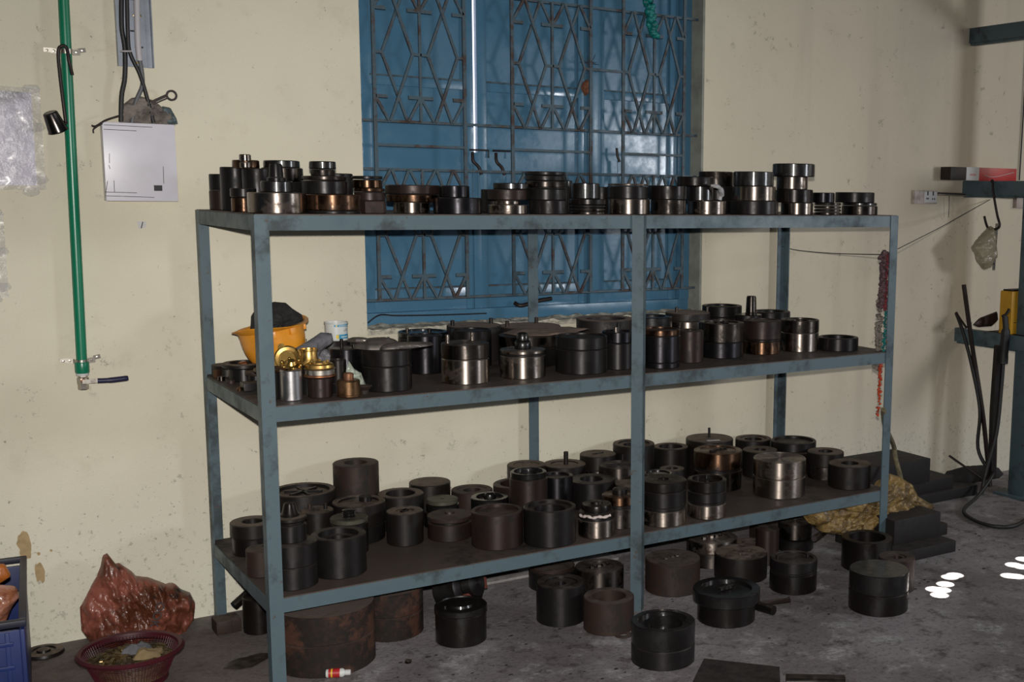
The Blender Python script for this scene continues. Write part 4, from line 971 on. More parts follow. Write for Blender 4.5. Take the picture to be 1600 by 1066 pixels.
# cast ladle / bracket on the biggest black die
x, y, r, z, H = POS['M3']
ld = empty('cast_bracket', (x-.02, y+.0, z+H), (0, 0, 0), label='flat steel casting with a shallow dish lying on the biggest black die', cat='casting')
pillow('dish', [(-.085, .03), (-.065, .055), (0, .06), (.06, .045), (.07, 0), (.05, -.05), (-.01, -.055), (-.06, -.03)], M_cast, ld, thick=.034, back=.05, amp=.002, freq=12, plane='xy', base=.002, nr=14, na=48)
pillow('arm', [(-.03, -.075), (.02, -.085), (.10, -.075), (.17, -.050), (.175, -.035), (.10, -.045), (.05, -.04), (-.02, -.045)], M_cast, ld, thick=.018, back=.2, amp=.002, freq=16, plane='xy', base=.006, nr=12, na=60, ctr=(.05, -.062))
pillow('rim_lip', [(-.10, .045), (-.08, .02), (-.05, .0), (-.03, .0), (-.05, .025), (-.08, .05)], M_cast, ld, thick=.016, back=.2, amp=.001, plane='xy', base=.024, nr=8, na=32)
lathe('pin', [(0, .028), (.004, .028), (.004, .040), (0, .040)], M_chrome, ld, (.02, -.02, 0), n=10)
# dusty drooping card over M9/M8
x, y, r, z, H = POS['M9']
pillow('card_sheet', [(-.10, .05), (-.02, .13), (.10, .17), (.24, .10), (.27, .02), (.20, -.03), (.155, -.07), (.13, -.105), (.105, -.07), (.02, -.11), (-.08, -.07)], plain('brown_dusty_card', (.30, .215, .17), .85, var=.3, bumpy=.4), thick=.006, back=.3, amp=.005, freq=9, plane='xy', nr=16, na=72, ctr=(.07, .02),
       label='brown dusty card sheet with a drooping lobe over the steel-banded die', cat='sheet').location = (x+.015, y, z+H+.004)
# upright punch
x, y, r, z, H = POS['M21b']
lathe('tapered_punch', [(0, 0), (.026, 0), (.027, .006), (.024, .010), (.022, .075), (.019, .082), (0, .083)], MT['Q'], None, (x+.008, y-.012, z+H), n=28, label='upright tapered steel punch on the wet black die', cat='punch')

# ================================================================ LEFT WALL
WF = WY
gp = empty('green_pipe', AY(128,575,.8), label='vertical green plastic pipe clamped to the wall ending in a valve', cat='pipe')
M_tape = bag_mat('clear_tape', (.5, .5, .5), (.45, .45, .45), (.6, .6, .6), .25, 8, .16, .2)
def rel(p, o): return Vector(p)-o.location
PT = Vector(AY(98,-25,.765)); PB = Vector(AY(128,570,.765))
PT.x = PT.x; bm = bmesh.new(); add_tube(bm, [rel(PB, gp), rel(PT, gp)], .0168, 20); link('pipe', finish(bm, 'pipe', 50), M_green, gp)
pb = rel(PB, gp)
lathe('socket', [(0, -.028), (.021, -.028), (.0225, -.024), (.0225, .006), (.021, .010), (0, .010)], M_green, gp, pb)
lathe('nipple', [(0, -.036), (.020, -.036), (.020, -.0285), (0, -.0285)], M_label, gp, pb)
vb = lathe('valve_body', [(0, -.085), (.0155, -.085), (.017, -.080), (.017, -.066), (.0185, -.062), (.0185, -.045), (.0155, -.042), (.0155, -.037), (0, -.037)], M_steel, gp, pb, n=6)
link('valve_stem', lathe_mesh([(0, 0), (.009, 0), (.009, .012), (.005, .014), (0, .014)], 'stem', 16), M_copper, gp, pb+V(0, -.016, -.054), (PI/2, 0, 0))
bar('handle_lever', pb+V(-.006, -.032, -.054), pb+V(.045, -.032, -.054), .014, .003, M_steel, gp)
tube('handle_grip', [pb+V(.04, -.032, -.054), pb+V(.08, -.033, -.055), pb+V(.135, -.032, -.052)], [.0085]*6+[.0095]*6+[.008], M_navy, gp, n=12)
for (u, tz) in ((.985, 0), (2.01, 0)):
    # saddle clamps
    t = (PB.z-u)/(PB.z-PT.z); px_ = PB.x+(PT.x-PB.x)*t; c = V(px_, WF, u)
    cl = empty('pipe_clamp', c, label='zinc saddle clamp holding the green pipe %s' % ('just above the valve' if u < 1.5 else 'near its top, with a hook hung on it'), cat='clamp')
    bar('strap', (-.042, -.004, .004), (-.022, -.004, 0), .016, .003, M_steel, cl); bar('strap', (.022, -.014, .0), (.044, -.012, .002), .018, .003, M_steel, cl); bar('strap', (.040, -.006, .008), (.062, -.003, .012), .014, .003, M_steel, cl); bar('strap', (-.062, -.003, .004), (-.040, -.003, .004), .014, .003, M_steel, cl)
    bm = bmesh.new(); pr = None
    for i in range(15):
        a = PI+PI*i/14; q = [bm.verts.new((math.cos(a)*.0195, -.035+math.sin(a)*.0195, s)) for s in (-.008, .008)]+[bm.verts.new((math.cos(a)*.0175, -.035+math.sin(a)*.0175, s)) for s in (.008, -.008)]
        if pr:
            for k in range(4): bm.faces.new((pr[k], pr[(k+1) % 4], q[(k+1) % 4], q[k]))
        pr = q
    link('strap_loop', finish(bm, 'loop', 50), M_steel, cl)
    bar('strap', (-.0185, -.035, 0), (-.022, -.004, 0), .016, .003, M_steel, cl, side=Vector((1, .1, 0))); bar('strap', (.0185, -.035, 0), (.022, -.014, 0), .016, .003, M_steel, cl, side=Vector((1, 0, 0)))
    for sx in (-.032, .033, -.052, .052): link('screw', lathe_mesh([(0, 0), (.0045, 0), (.004, .0025), (0, .0035)], 's', 10), M_steel, cl, (sx, -.016 if sx == .033 else -.0065, .002 if sx < .05 else .010), (PI/2, 0, 0))
# hook with dark bell hung on the top clamp
hk = tube('hook_rod', [AY(113,117,.75), AY(108,96,.74), AY(104,75,.745), AY(96,72,.745), AY(91,82,.75), AY(94,120,.75), AY(102,185,.75), AY(103,192,.748), AY(97,196,.745)], .0055, M_blackbar, n=10, label='bent dark rod hooked over the top pipe clamp holding a bell-shaped cup', cat='hook')
p = Vector(AY(84,189,.745))
bl = lathe('bell_cup', [(0, .030), (.018, .030), (.022, .027), (.030, -.030), (.032, -.034), (.028, -.034), (.018, .02), (0, .02)], metal('dark_chrome', (.10, .09, .085), (.03, .025, .022), .4, .22, 1., 0.), None, p, (.25, -.38, 0), label='dark shiny bell-shaped cup hanging on the bent rod beside the green pipe', cat='cup')
# paper sheets in plastic sleeves
def sheet(x0, x1, z0, z1, label, seed):
    e = empty('notice_sheet', (0, 0, 0), label=label, cat='notice')
    bm = bmesh.new(); add_box(bm, (x0, WF-.003, z0), (x1, WF-.0012, z1)); link('paper', finish(bm, 'paper', smooth=False), M_paper, e)
    bm = bmesh.new(); g = []
    for i in range(41):
        g.append([bm.verts.new((x0-.02+(x1-x0+.045)*i/40, WF-.006-.003*noise.fractal(Vector((i*.12, j*.16, seed)), 1, 2, 3), z0-.015+(z1-z0+.03)*j/50)) for j in range(51)])
    for i in range(40):
        for j in range(50): bm.faces.new((g[i][j], g[i+1][j], g[i+1][j+1], g[i][j+1]))
    link('plastic_sleeve', finish(bm, 'sleeve', 80), M_film, e)
    for k, (a, b) in enumerate(((x1+.0, z1+.012), (x1+.008, z1-.11), (x1-.02, z0-.02), (x1+.008, z0+.02))):
        pillow('tape', [(-.025, -.008), (-.02, .012), (.02, .014), (.03, -.006), (.0, -.018)], M_tape, e, thick=.0015, amp=.0008, freq=60, seed=k, nr=5, na=20).location = (a, WF-.004, b)
a = AY(0,137,.8); b = AY(58,290,.8)
sheet(-.75, b[0], b[2], a[2]-.01, 'white notice sheet in a shiny plastic sleeve left of the green pipe', 1)
a = AY(0,335,.8); b = AY(3,458,.8)
sheet(-.85, b[0]-.006, b[2], a[2]-.01, 'second plastic-sleeved notice sheet at the very left edge, below the first', 5)
a = AY(214,346,.8); b = AY(229,358,.8)
bm = bmesh.new(); vs = [bm.verts.new(v) for v in ((a[0], WF-.0012, a[2]), (b[0], WF-.0012, a[2]), (b[0]-.002, WF-.0012, b[2]+.006), (a[0]+.004, WF-.0012, b[2]))]; bm.faces.new(vs)
st = tag(link('paper_scrap', finish(bm, 'scrap', smooth=False), M_label), label='tiny torn grey paper scrap on the wall below the white box', cat='paper')
bar('ink_stroke', (a[0]+.012, WF-.002, b[2]+.003), (a[0]+.018, WF-.002, a[2]-.002), .003, .0006, M_ink, st)
# perforated cable channel
M_galv = plain('galvanised_sheet', (.26, .29, .34), .4, .3, var=.25)
ch = empty('cable_channel', (0, 0, 0), label='perforated zinc cable channel at the top left carrying black cables', cat='channel')
a = AY(183,100,.8); b = AY(239,107,.8); x0, x1, z0 = a[0], b[0], b[2]; z1 = 2.62
box('back_plate', (x0, WF-.004, z0), (x1, WF-.001, z1), M_galv, ch)
for xx in (x0, x1-.003): box('channel_lip', (xx, WF-.030, z0), (xx+.003, WF-.004, z1), M_galv, ch)
for k in range(5): box('channel_rib', (x1-.018-.007*0, WF-.009, z0+.0), (x1-.012, WF-.004, z1), M_galv, ch) if k == 0 else None
for k in range(12):
    zz = z0+.012+k*.052; xs = x0+.045+(k % 2)*.012
    box('slot', (xs, WF-.0052, zz), (xs+.026, WF-.0038, zz+.006), M_ink if k % 3 else M_brass, ch, bev=.001)
# cables
CB = [([(190,-20),(190,40),(195,75),(195,120),(190,150),(189,190)], .0078, M_black, 'thick black cable dropping from the channel to the left of the white box'),
      ([(198,-20),(200,60),(204,85),(218,115),(229,150),(240,192)], .0066, M_black, 'black cable curving down to the right into the white box'),
      ([(213,-20),(215,60),(218,95)], .0098, M_lead, 'pale grey conduit running down the zinc channel'),
      ([(218,92),(222,115),(222,135),(212,160),(206,192)], .0070, M_grey, 'grey cable leaving the pale conduit towards the white box')]
YC = [.765, .755, .75, .758]
for i, (pts, r, m, lb) in enumerate(CB): tube('cable' if i != 2 else 'conduit', [AY(u, v, YC[i]) for u, v in pts], r, m, n=12, label=lb, cat='cable' if i != 2 else 'conduit')
tube('cable_tie', [AY(188,80,.745), AY(197,80,.735), AY(205,80,.745)], .003, M_lead, label='small pale tie around the two black cables', cat='tie')
# white board box
a = AY(159,190,.755); b = AY(279,315,.755)
wbx = empty('switch_box', (0, 0, 0), label='square white electrical box on the wall with a small black switch', cat='box')
box('cover', (a[0], .755, b[2]), (b[0], WF-.001, a[2]-.0), M_white, wbx, bev=.003)
c = Vector(AY(247,294,.754)); box('switch', (c.x-.013, .7505, c.z-.0095), (c.x+.013, .755, c.z+.0095), M_ink, wbx, bev=.001); box('rocker', (c.x+.001, .7495, c.z-.006), (c.x+.008, .7505, c.z+.006), M_black, wbx)
for (u0, v0, u1, v1) in ((162, 195, 238, 199), (162, 202, 213, 204.5), (164, 300, 214, 301.5), (164, 306, 241, 308.5)):
    p, q = AY(u0, v0, .7546), AY(u1, v1, .7546); bar('print_line', p, q, .0018, .0006, M_ink, wbx)
for (q0, q1) in (((171, 240), (171, 255)), ((170, 258), (172, 264)), ((168, 283), (165, 304)), ((178, 282), (179, 300)), ((255, 260), (256, 287))): bar('print_line', AY(*q0, .7546), AY(*q1, .7546), .0016, .0006, M_ink, wbx)
# papers and spanner tucked behind the box
pillow('paper_bundle', [(-.075, -.03), (-.06, .035), (-.03, .060), (.0, .067), (.04, .055), (.07, .03), (.095, .01), (.105, -.03)], plain('crumpled_paper', (.20, .17, .15), .8, var=.6, scale=22, bumpy=.6), thick=.02, back=.2, amp=.014, freq=26, seed=2, nr=14, ridged=True,
       label='crumpled brown papers tucked behind the top of the white box', cat='paper').location = AY(222,182,.772)
pillow('plastic_packet', [(-.02, -.03), (-.015, .03), (.012, .026), (.03, -.01), (.034, -.03)], plain('dull_green_pack', (.09, .12, .13), .5, var=.6, scale=40, bumpy=.4), thick=.012, back=.3, amp=.008, freq=30, seed=6, nr=8, na=32,
       label='small dull green packet behind the top right corner of the white box', cat='packet').location = AY(261,180,.768)
sp = empty('ring_spanner', (0, 0, 0), label='black ring spanner sticking out from the papers on the white box', cat='spanner')
bar('shaft', AY(236,160,.75), AY(260,149,.75), .009, .005, M_blackbar, sp)
bar('shaft', AY(239,163,.748), AY(262,153,.748), .004, .005, M_blackbar, sp)
p = Vector(AY(268,149,.75)); link('ring_end', lathe_mesh([(.012, -.003), (.0185, -.003), (.0185, .003), (.012, .003), (.012, -.003)], 'ring', 24), M_blackbar, sp, p, (PI/2, 0, 0))
tube('hook_wire', [AY(186,181,.752), AY(165,188,.752), AY(150,197,.752), AY(143,196,.752)], .0032, M_blackbar, label='thin black wire hook poking out left from behind the white box', cat='wire')
tube('hook_wire', [AY(160,193,.75), AY(152,197,.75), AY(146,202,.75), AY(146,208,.75)], .0026, M_blackbar, label='second shorter wire hook just below the first at the white box', cat='wire')
# green flower garland on the grille
def garland(pts, r, mat, label, n=60, name='garland', seed=1):
    rnd = random.Random(seed); path = smooth_path(pts, 10); bm = bmesh.new()
    for i in range(n):
        p = path[int(i/(n-1)*(len(path)-1))]; s = r*rnd.uniform(.55, .8)
        m = Matrix.Translation(p+Vector((rnd.uniform(-r, r)*.6, rnd.uniform(-r, r)*.5, rnd.uniform(-r, r)*.4))) @ Matrix.Rotation(rnd.uniform(0, 6), 4, Vector((rnd.random(), rnd.random(), rnd.random()+.1)).normalized()) @ Matrix.Diagonal((s, s*.7, s*.8, 1))
        bmesh.ops.create_icosphere(bm, subdivisions=1, radius=1, matrix=m)
    return tag(link(name, finish(bm, name, 60), mat), kind='stuff', label=label, cat='garland')
M_teal = plain('teal_petals', (.005, .20, .19), .5, var=.6, scale=60)
garland([AY(1012,-30,.81), AY(1014,10,.81), AY(1018,35,.81), AY(1024,56,.81)], .025, M_teal, 'teal bead garland hanging on the window grille at the top', 90, seed=3)
# ================================================================ RIGHT SIDE
garland([AY(1381,397,.03), AY(1381,440,.03), AY(1378,478,.03)], .021, plain('purple_brown_petals', (.13, .075, .085), .9, var=.6, scale=70), 'dried purple garland hanging at the front right post', 110, seed=5)
garland([AY(1375,468,.05), AY(1373,520,.05), AY(1371,560,.05), AY(1370,576,.05)], .017, plain('grey_petals', (.23, .20, .17), .9, var=.5, scale=70), 'long withered greyish garland hanging over the middle shelf edge at the right', 130, seed=6)
garland([AY(1387,400,.012), AY(1385,450,.012), AY(1383,484,.012)], .011, plain('maroon_petals', (.20, .03, .04), .8, var=.5, scale=70), 'dark red garland strand tied along the front right post', 70, seed=7)
garland([AY(1384,488,.012), AY(1382,530,.012), AY(1380,566,.012)], .010, M_teal, 'teal garland strand tied along the front right post', 60, seed=8)
garland([AY(1376,568,.012), AY(1375,590,.012), AY(1374,612,.012), AY(1372,650,.012)], .010, plain('orange_petals', (.45, .05, .012), .8, var=.4, scale=70), 'orange-red garland strand hanging below the middle shelf at the right post', 70, seed=9)
# wires across the wall
tube('tie_wire', [AY(1222,385,.76), AY(1245,391,.755), AY(1300,396,.6), AY(1378,398,.02)], .0022, M_ink, sm=True, label='thin wire strung from the right rear post to the garland', cat='wire')
tube('tie_wire', [AY(1403,389,-.006), AY(1470,355,.5), AY(1500,338,.65), AY(1547,312,.79)], .0020, M_ink, label='thin cord running from the front right post up to the wall conduit', cat='cord')
# socket and conduit
sk = empty('wall_socket', (0, 0, 0), label='grimy white double socket on the wall right of the rack', cat='socket')
a = AY(1429,297,.78); b = AY(1463,319,.78)
box('plate', (a[0], .775, b[2]), (b[0], WF-.001, a[2]), plain('grimy_white', (.46, .40, .36), .5, var=.4, scale=30), sk, bev=.002)
box('switch_panel', (a[0]+.065, .770, b[2]+.008), (b[0]-.006, .775, a[2]-.008), M_label, sk, bev=.002)
for dx in (.085, .125): box('slot', (a[0]+dx, .7685, b[2]+.045), (a[0]+dx+.008, .770, b[2]+.066), M_ink, sk)
for dx, dz in ((.08, .024), (.09, .024), (.122, .022), (.136, .022)): box('slot', (a[0]+dx, .7685, b[2]+dz), (a[0]+dx+.006, .770, b[2]+dz+.009), M_ink, sk)
tube('conduit', [AY(1465,303,.785), AY(1530,305,.785), AY(1584,308,.785)], .009, plain('grimy_conduit', (.30, .25, .20), .6, var=.5), sm=False, label='grimy conduit running right from the wall socket', cat='conduit')
tube('conduit', [AY(1465,302,.778), AY(1530,305,.774), AY(1584,306,.778)], .004, M_ink, sm=False, label='thin black cable lying on the grimy conduit', cat='cable')
tube('dangling_thread', [AY(1483,306,.77), AY(1483,322,.77), AY(1482,340,.775)], .0018, M_ink, label='short dark thread hanging from the conduit', cat='thread')
a = AY(1586,304,.79); box('wall_socket', (a[0], .775, a[2]-.075), (a[0]+.16, WF-.001, a[2]-.003), plain('grimy_white_b', (.40, .33, .30), .5, var=.4), bev=.002, label='second grimy wall box at the right edge under the blue arm', cat='socket')
a = AY(1597,200,.79); tube('cable', [(a[0], .79, 1.68), (a[0]+.004, .79, 2.1), (a[0]+.002, .79, 2.7)], .004, M_ink, label='thin dark cable running up the wall at the right edge', cat='cable')
# second rack, seen by its wall arms and column
RXX = 3.93
rr_ = empty('wall_frame', (RXX, .3, 0), label='blue steel column with three arms running to the wall at the right edge', cat='frame')
def arm(z0, z1, y0, y1, x0=.0, w_=.045): box('arm', (x0, y0-.3, z0), (x0+w_, y1-.3, z1), M_rack, rr_, bev=.003)
arm(2.395, 2.472, -.6, .80); arm(1.593, 1.669, -.6, .80); arm(.794, .869, -.6, .80, -.01)
box('column', (.047, .01, 0), (.17, .12, 2.72), M_rack, rr_, bev=.003); box('foot_plate', (.0, -.04, 0), (.2, .18, .012), M_rack, rr_, bev=.002)
for z in (2.395, 1.593, .794): box('gusset', (.012, .08, z-.012), (.05, .5, z), M_rack, rr_)
# boxes and tools on the right frame
# red carton with dark end
rc = empty('red_carton', (0, 0, 0), label='long red and white carton lying on the blue arm by the wall', cat='box')
ca_, cb_ = AY(1486,263,.70), AY(1588,281,.70)
ZB = 1.670
cw = cb_.x-ca_.x
box('card_sleeve', (ca_.x+cw*.42, .70, ZB), (cb_.x, .775, ZB+.070), M_red, rc, bev=.002)
box('white_label', (ca_.x+cw*.23, .6995, ZB+.0), (ca_.x+cw*.42, .7755, ZB+.0705), M_label, rc, bev=.002)
box('dark_end', (ca_.x, .70, ZB+.001), (ca_.x+cw*.23, .775, ZB+.069), M_blackbar, rc, bev=.004)
for dz in (.028, .034): bar('print_line', (ca_.x+cw*.28, .6990, ZB+dz), (ca_.x+cw*.37, .6990, ZB+dz), .003, .0006, M_red, rc)
tube('white_scrawl', [(ca_.x+cw*.5, .6985, ZB+.03), (ca_.x+cw*.6, .6985, ZB+.022), (ca_.x+cw*.75, .6985, ZB+.03), (ca_.x+cw*.95, .6985, ZB+.05)], .0015, M_label, rc)
# S-hook and hanging bag
tube('s_hook', [AX(1549,284,3.925), AX(1551,283,3.918), AX(1552,300,3.912), AX(1558,335,3.912), AX(1562,352,3.912), AX(1556,358,3.912), AX(1545,357,3.912), AX(1541,350,3.912), AX(1538,338,3.912)], .0065, M_blackbar, n=10, label='dark S-hook hanging from the blue arm', cat='hook')
pillow('hanging_bag', [(.0, .0), (-.055, -.05), (-.135, -.115), (-.10, -.15), (-.075, -.20), (-.035, -.235), (.01, -.225), (.035, -.19), (.03, -.10), (.02, -.03)], M_clearbag, thick=.045, back=1, amp=.014, freq=16, seed=31, nr=18, ctr=(-.02, -.12),
       label='cloudy polythene bag hanging on the dark S-hook', cat='bag').location = AX(1548,352,3.905)
tl = empty('zinc_strip', AX(1553,352,3.93), label='notched zinc strip hanging beside the polythene bag', cat='strip')
bar('strip', (0, -.02, .01), (-.008, -.02, -.235), .018, .004, M_steel, tl)
for k in range(6): bar('notch', (-.014, -.0215, -.06-k*.028), (-.004, -.0215, -.064-k*.028), .008, .003, M_ink, tl)
# yellow can
yc = empty('yellow_can', (4.02, .46, .870), label='yellow oil can standing on the blue arm beside the column', cat='can')
c0, c1 = AY(1569,455,.46), AY(1593,512,.46)
yc.location = ((c0.x+c1.x)/2+.02, .46, .8695); hw = (c1.x-c0.x)/2+.003
box('body', (-hw, -.04, 0), (hw, .04, c0.z-.8695), M_can, yc, bev=.006); box('top', (-hw+.01, -.03, c0.z-.8695), (hw-.01, .03, c0.z-.8695+.008), M_blackbar, yc, bev=.002)
text('print', 'fo', .055, (.012, -.0412, (c0.z-.8695)*.40), (PI/2, 0, 0), M_ink, yc)
bar('print_line', (-hw+.02, -.041, (c0.z-.8695)*.27), (hw-.01, -.041, (c0.z-.8695)*.27), .003, .0006, M_ink, yc)
# shelf piece between the arm and can so that things stand on it
box('plank', (3.94, .33, .8640), (4.22, .60, .8690), MT['R'], label='rusty steel plate lying across the blue arm under the yellow can', cat='plate')
# poles, hose, clamp
tube('flat_pole', [AX(1506,445,3.90), AX(1519,540,3.895), AX(1536,650,3.89), AX(1547,760,3.90)], .013, M_blackbar, n=6, label='tall dark pole leaning on the lowest blue arm', cat='pole')
hz = AZ(1505,800,.011)
tube('black_hose', [AX(1494,489,3.89), AX(1505,520,3.88), AX(1518,570,3.88), AX(1531,640,3.87), AX(1528,700,3.87), AX(1545,735,3.88), AX(1551,742,3.85), AZ(1528,775,.03), AZ(1506,797,.012), AZ(1520,812,.012), AZ(1550,822,.012), AZ(1585,822,.012), AZ(1612,806,.012)], .0095, M_black, n=10, label='black hose hanging down and looping across the floor at the right', cat='hose')
tube('bent_rod', [AX(1494,488,3.885), AX(1500,498,3.885), AX(1510,512,3.88)], .006, M_blackbar, label='short bent rod end crossing the dark pole above the lowest arm', cat='rod')
wc = empty('welding_clamp', AX(1570,500,3.90), label='black welding clamp hanging by its cable from the lowest blue arm', cat='clamp')
tube('grip', [(0, 0, .02), (.0, -.01, -.06), (.004, 0, -.20), (.004, 0, -.235)], [.016]*6+[.024]*6+[.026]*6+[.018], M_black, wc, n=12)
tube('jaw', [(-.02, 0, .02), (.01, 0, .03), (.03, 0, .055)], .008, M_blackbar, wc)
tube('cable', [(.004, 0, -.23), (.0, .0, -.35), (-.02, .0, -.60), (-.06, .02, -.80), (-.09, .02, -.93)], .011, M_black, wc, n=10)
tube('iron_bar', [AX(1560,540,3.885), AX(1553,640,3.882), AX(1550,745,3.88)], .024, MT['D'], n=6, sm=False, label='thick dark iron bar standing behind the hanging clamp', cat='bar')
pillow('rusty_plate', [(-.10, -.015), (-.05, .02), (.02, .035), (.09, .05), (.10, .0), (.05, -.03), (-.06, -.03)], MT['R'], thick=.012, back=1, amp=.004, freq=18, nr=8, na=36, plane='xz', label='bent rusty strip lying on the lowest blue arm', cat='strip').location = AX(1540,502,3.90)
bar('tape_strip', AX(1517,503,3.926)+V(-.012,0,0), AX(1517,515,3.926)+V(-.012,0,0), .035, .002, M_label, None, side=V(1, 0, 0), label='pale tape stuck on the lowest blue arm left of the clamp', cat='tape')
pillow('floor_rags', [(-.25, -.03), (-.2, .05), (-.05, .07), (.1, .06), (.22, .04), (.28, -.03)], M_cloth, thick=.05, back=1, amp=.02, freq=14, seed=40, nr=12, na=48, label='heap of dark scrap and rags on the floor by the wall behind the hose', cat='scrap', kind='stuff').location = (3.95, .66, .045)
tube('thin_rod', [AY(1483,712,.70), AY(1540,752,.55)], .006, M_blackbar, sm=False, label='thin dark rod leaning across the scrap near the wall corner', cat='rod')
# ---- steel blocks right of the rack
DG = 'dark steel blocks piled right of the rack'
def block(x0, x1, y0, y1, z0, z1, label, rz=0, m='dk'):
    cx, cy = (x0+x1)/2, (y0+y1)/2
    o = box('steel_block', (x0-cx, y0-cy, 0), (x1-cx, y1-cy, z1-z0), M_dblock if m == 'dk' else MT[m], bev=.004, label=label, cat='block', group=DG); o.location = (cx, cy, z0); o.rotation_euler = (0, 0, rz); return o
block(2.95, 3.83, .50, .755, 0, .055, 'long bottom plate of the dark pile against the wall right of the rack')
block(2.95, 3.66, .52, .75, .055, .120, 'middle plate of the dark pile against the wall right of the rack')
block(2.86, 3.46, .50, .77, .120, .245, 'thick top block of the dark pile against the wall right of the rack')
block(2.56, 2.80, .62, .775, 0, .19, 'dark block standing between the rack end and the wall pile')
block(2.60, 2.96, -.15, .26, 0, .052, 'flat dark plate under the thick block near the right post foot')
block(2.66, 2.95, -.06, .24, .052, .165, 'thick dark block in front of the golden sack, on a flat plate')
block(3.00, 3.13, .06, .17, 0, .055, 'small dark block lying just right of the block pair by the sack')
# golden sack
sy_ = .10; so = AY(1350, 790, sy_)
pillow('woven_sack', [(p.x-so.x, p.z-so.z) for p in (AY(u, v, sy_) for u, v in ((1250,800), (1256,786), (1290,788), (1330,780), (1360,774), (1383,757), (1388,740), (1402,744), (1425,757), (1434,776), (1460,790), (1450,802), (1420,800), (1398,808), (1386,818), (1380,836), (1330,838), (1285,832), (1262,816)))], M_sack, thick=.050, back=.7, amp=.030, freq=18, an=(.7, 1.6), seed=51, nr=34, na=180, ctr=(.01, -.03),
       label='golden brown woven sack slumped over the blocks behind the right post', cat='sack').location = so
tube('rope', [AY(1380,640,-.008), AY(1384,668,.10), AY(1396,695,.44), AY(1399,715,.43), AY(1405,738,.38), AY(1410,760,.30)], .012, plain('frayed_rope', (.20, .17, .10), .9, var=.5, scale=60, bumpy=.8), n=8, label='frayed pale rope hanging down to the golden sack', cat='rope')
tube('pry_bar', [AZ(1272,842,.12), AY(1300,822,.25), AY(1335,790,.33)], .013, M_blackbar, n=8, label='dark bar leaning from the fluted die towards the golden sack', cat='bar')
box('brick', (2.30, .42, 0), (2.52, .52, .06), MT['R'], bev=.004, label='reddish brick-like block on the floor between the fluted die and the sack', cat='brick')

# ================================================================ FLOOR THINGS
# blue crate and bag at the left
cr = empty('plastic_crate', (-.628, .41, 0), (0, 0, -.10), label='dirty blue plastic crate at the bottom left corner', cat='crate')
cx0, cx1, cy0, cy1, ch_ = -.62, .0, -.33, .34, .344
box('side_wall', (cx1-.012, cy0, 0), (cx1, cy1, ch_-.03), M_crate, cr, bev=.002); box('side_wall', (cx0, cy1-.012, 0), (cx1-.012, cy1, ch_-.03), M_crate, cr, bev=.002)
box('side_wall', (cx0, cy0, 0), (cx1-.012, cy0+.012, ch_-.03), M_crate, cr, bev=.002); box('side_wall', (cx0, cy0+.012, 0), (cx0+.012, cy1-.012, ch_-.03), M_crate, cr, bev=.002); box('base', (cx0, cy0, .004), (cx1, cy1, .014), M_crate, cr)
gl = plain('greasy_crate_rim', (.010, .012, .035), .5, var=.6)
for lo, hi in (((cx0, cy0-.01, ch_-.02), (cx1+.006, cy0+.014, ch_)), ((cx0, cy1-.014, ch_-.02), (cx1+.006, cy1+.006, ch_)), ((cx1-.014, cy0+.014, ch_-.02), (cx1+.006, cy1-.014, ch_)), ((cx0, cy0+.022, ch_-.03), (cx0+.022, cy1-.022, ch_))): box('rim', lo, hi, gl, cr, bev=.004)
for z in (.10, .20, .27): box('rib', (cx0, cy0-.008, z), (cx1-.03, cy0, z+.012), M_crate, cr, bev=.002)
for x in (-.05, -.20, -.35): box('rib', (x, cy0-.007, .01), (x+.012, cy0, .31), M_crate, cr, bev=.002)
pillow('plastic_bag', [(-.16, -.14), (-.18, .05), (-.08, .09), (.0, .06), (.05, .045), (.10, .03), (.115, .0), (.09, -.03), (.06, -.10), (.02, -.16)], M_pinkbag, thick=.05, back=1, amp=.02, freq=12, seed=60, nr=20, label='pinkish brown polythene bag sagging in the blue crate', cat='bag').location = AY(-34, 940, .42)
pillow('orange_scrap', [(-.05, -.02), (-.04, .03), (.02, .02), (.035, -.02), (.0, -.04)], plain('orange_film', (.45, .13, .02), .4, var=.4), thick=.02, back=1, amp=.006, freq=30, seed=61, nr=8, na=30, label='small orange wrapper on top of the bag in the blue crate', cat='wrapper').location = AY(-4, 893, .20)
# flat disc by the wall
dd = empty('flat_ring', tuple(AZ(72,1010,0)), label='dark grinding disc lying on the floor between crate and basket', cat='disc'); dd.location.y = .725; dd.location.x = -.560
lathe('disc', [(0, .0), (.062, .0), (.064, .004), (.060, .012), (.038, .014), (.034, .008), (.022, .008), (.020, .016), (.010, .017), (0, .017)], MT['D'], dd)
# brown polythene bag by the wall with letters
ob_ = AY(215, 940, .70)
bg = pillow('oily_bag', [(p.x-ob_.x, p.z-ob_.z) for p in (AY(u, v, .70) for u, v in ((141,1004), (127,985), (125,950), (138,925), (150,905), (157,885), (160,868), (168,864), (176,882), (186,880), (206,893), (212,900), (232,903), (262,914), (273,912), (282,920), (297,926), (305,942), (303,965), (290,988), (275,1006), (215,1022), (170,1020)))], M_bag, thick=.070, back=.8, amp=.030, freq=12, an=(2.0, .8), seed=71, nr=44, na=200, ctr=(0, -.01), ridged=False,
       label='crumpled oily brown polythene bag against the wall behind the basket', cat='bag'); bg.location = (ob_.x, .70, ob_.z)
p = AY(246, 962, .60); lx, lz = p.x-ob_.x, p.z-ob_.z
ysurf = min(v.co.y for v in bg.data.vertices if abs(v.co.x-lx) < .02 and abs(v.co.z-lz) < .03)
text('lettering', 'OOK', .040, (lx, ysurf-.001, lz), (PI/2, math.radians(108), 0), M_ink, bg, ext=.0005)
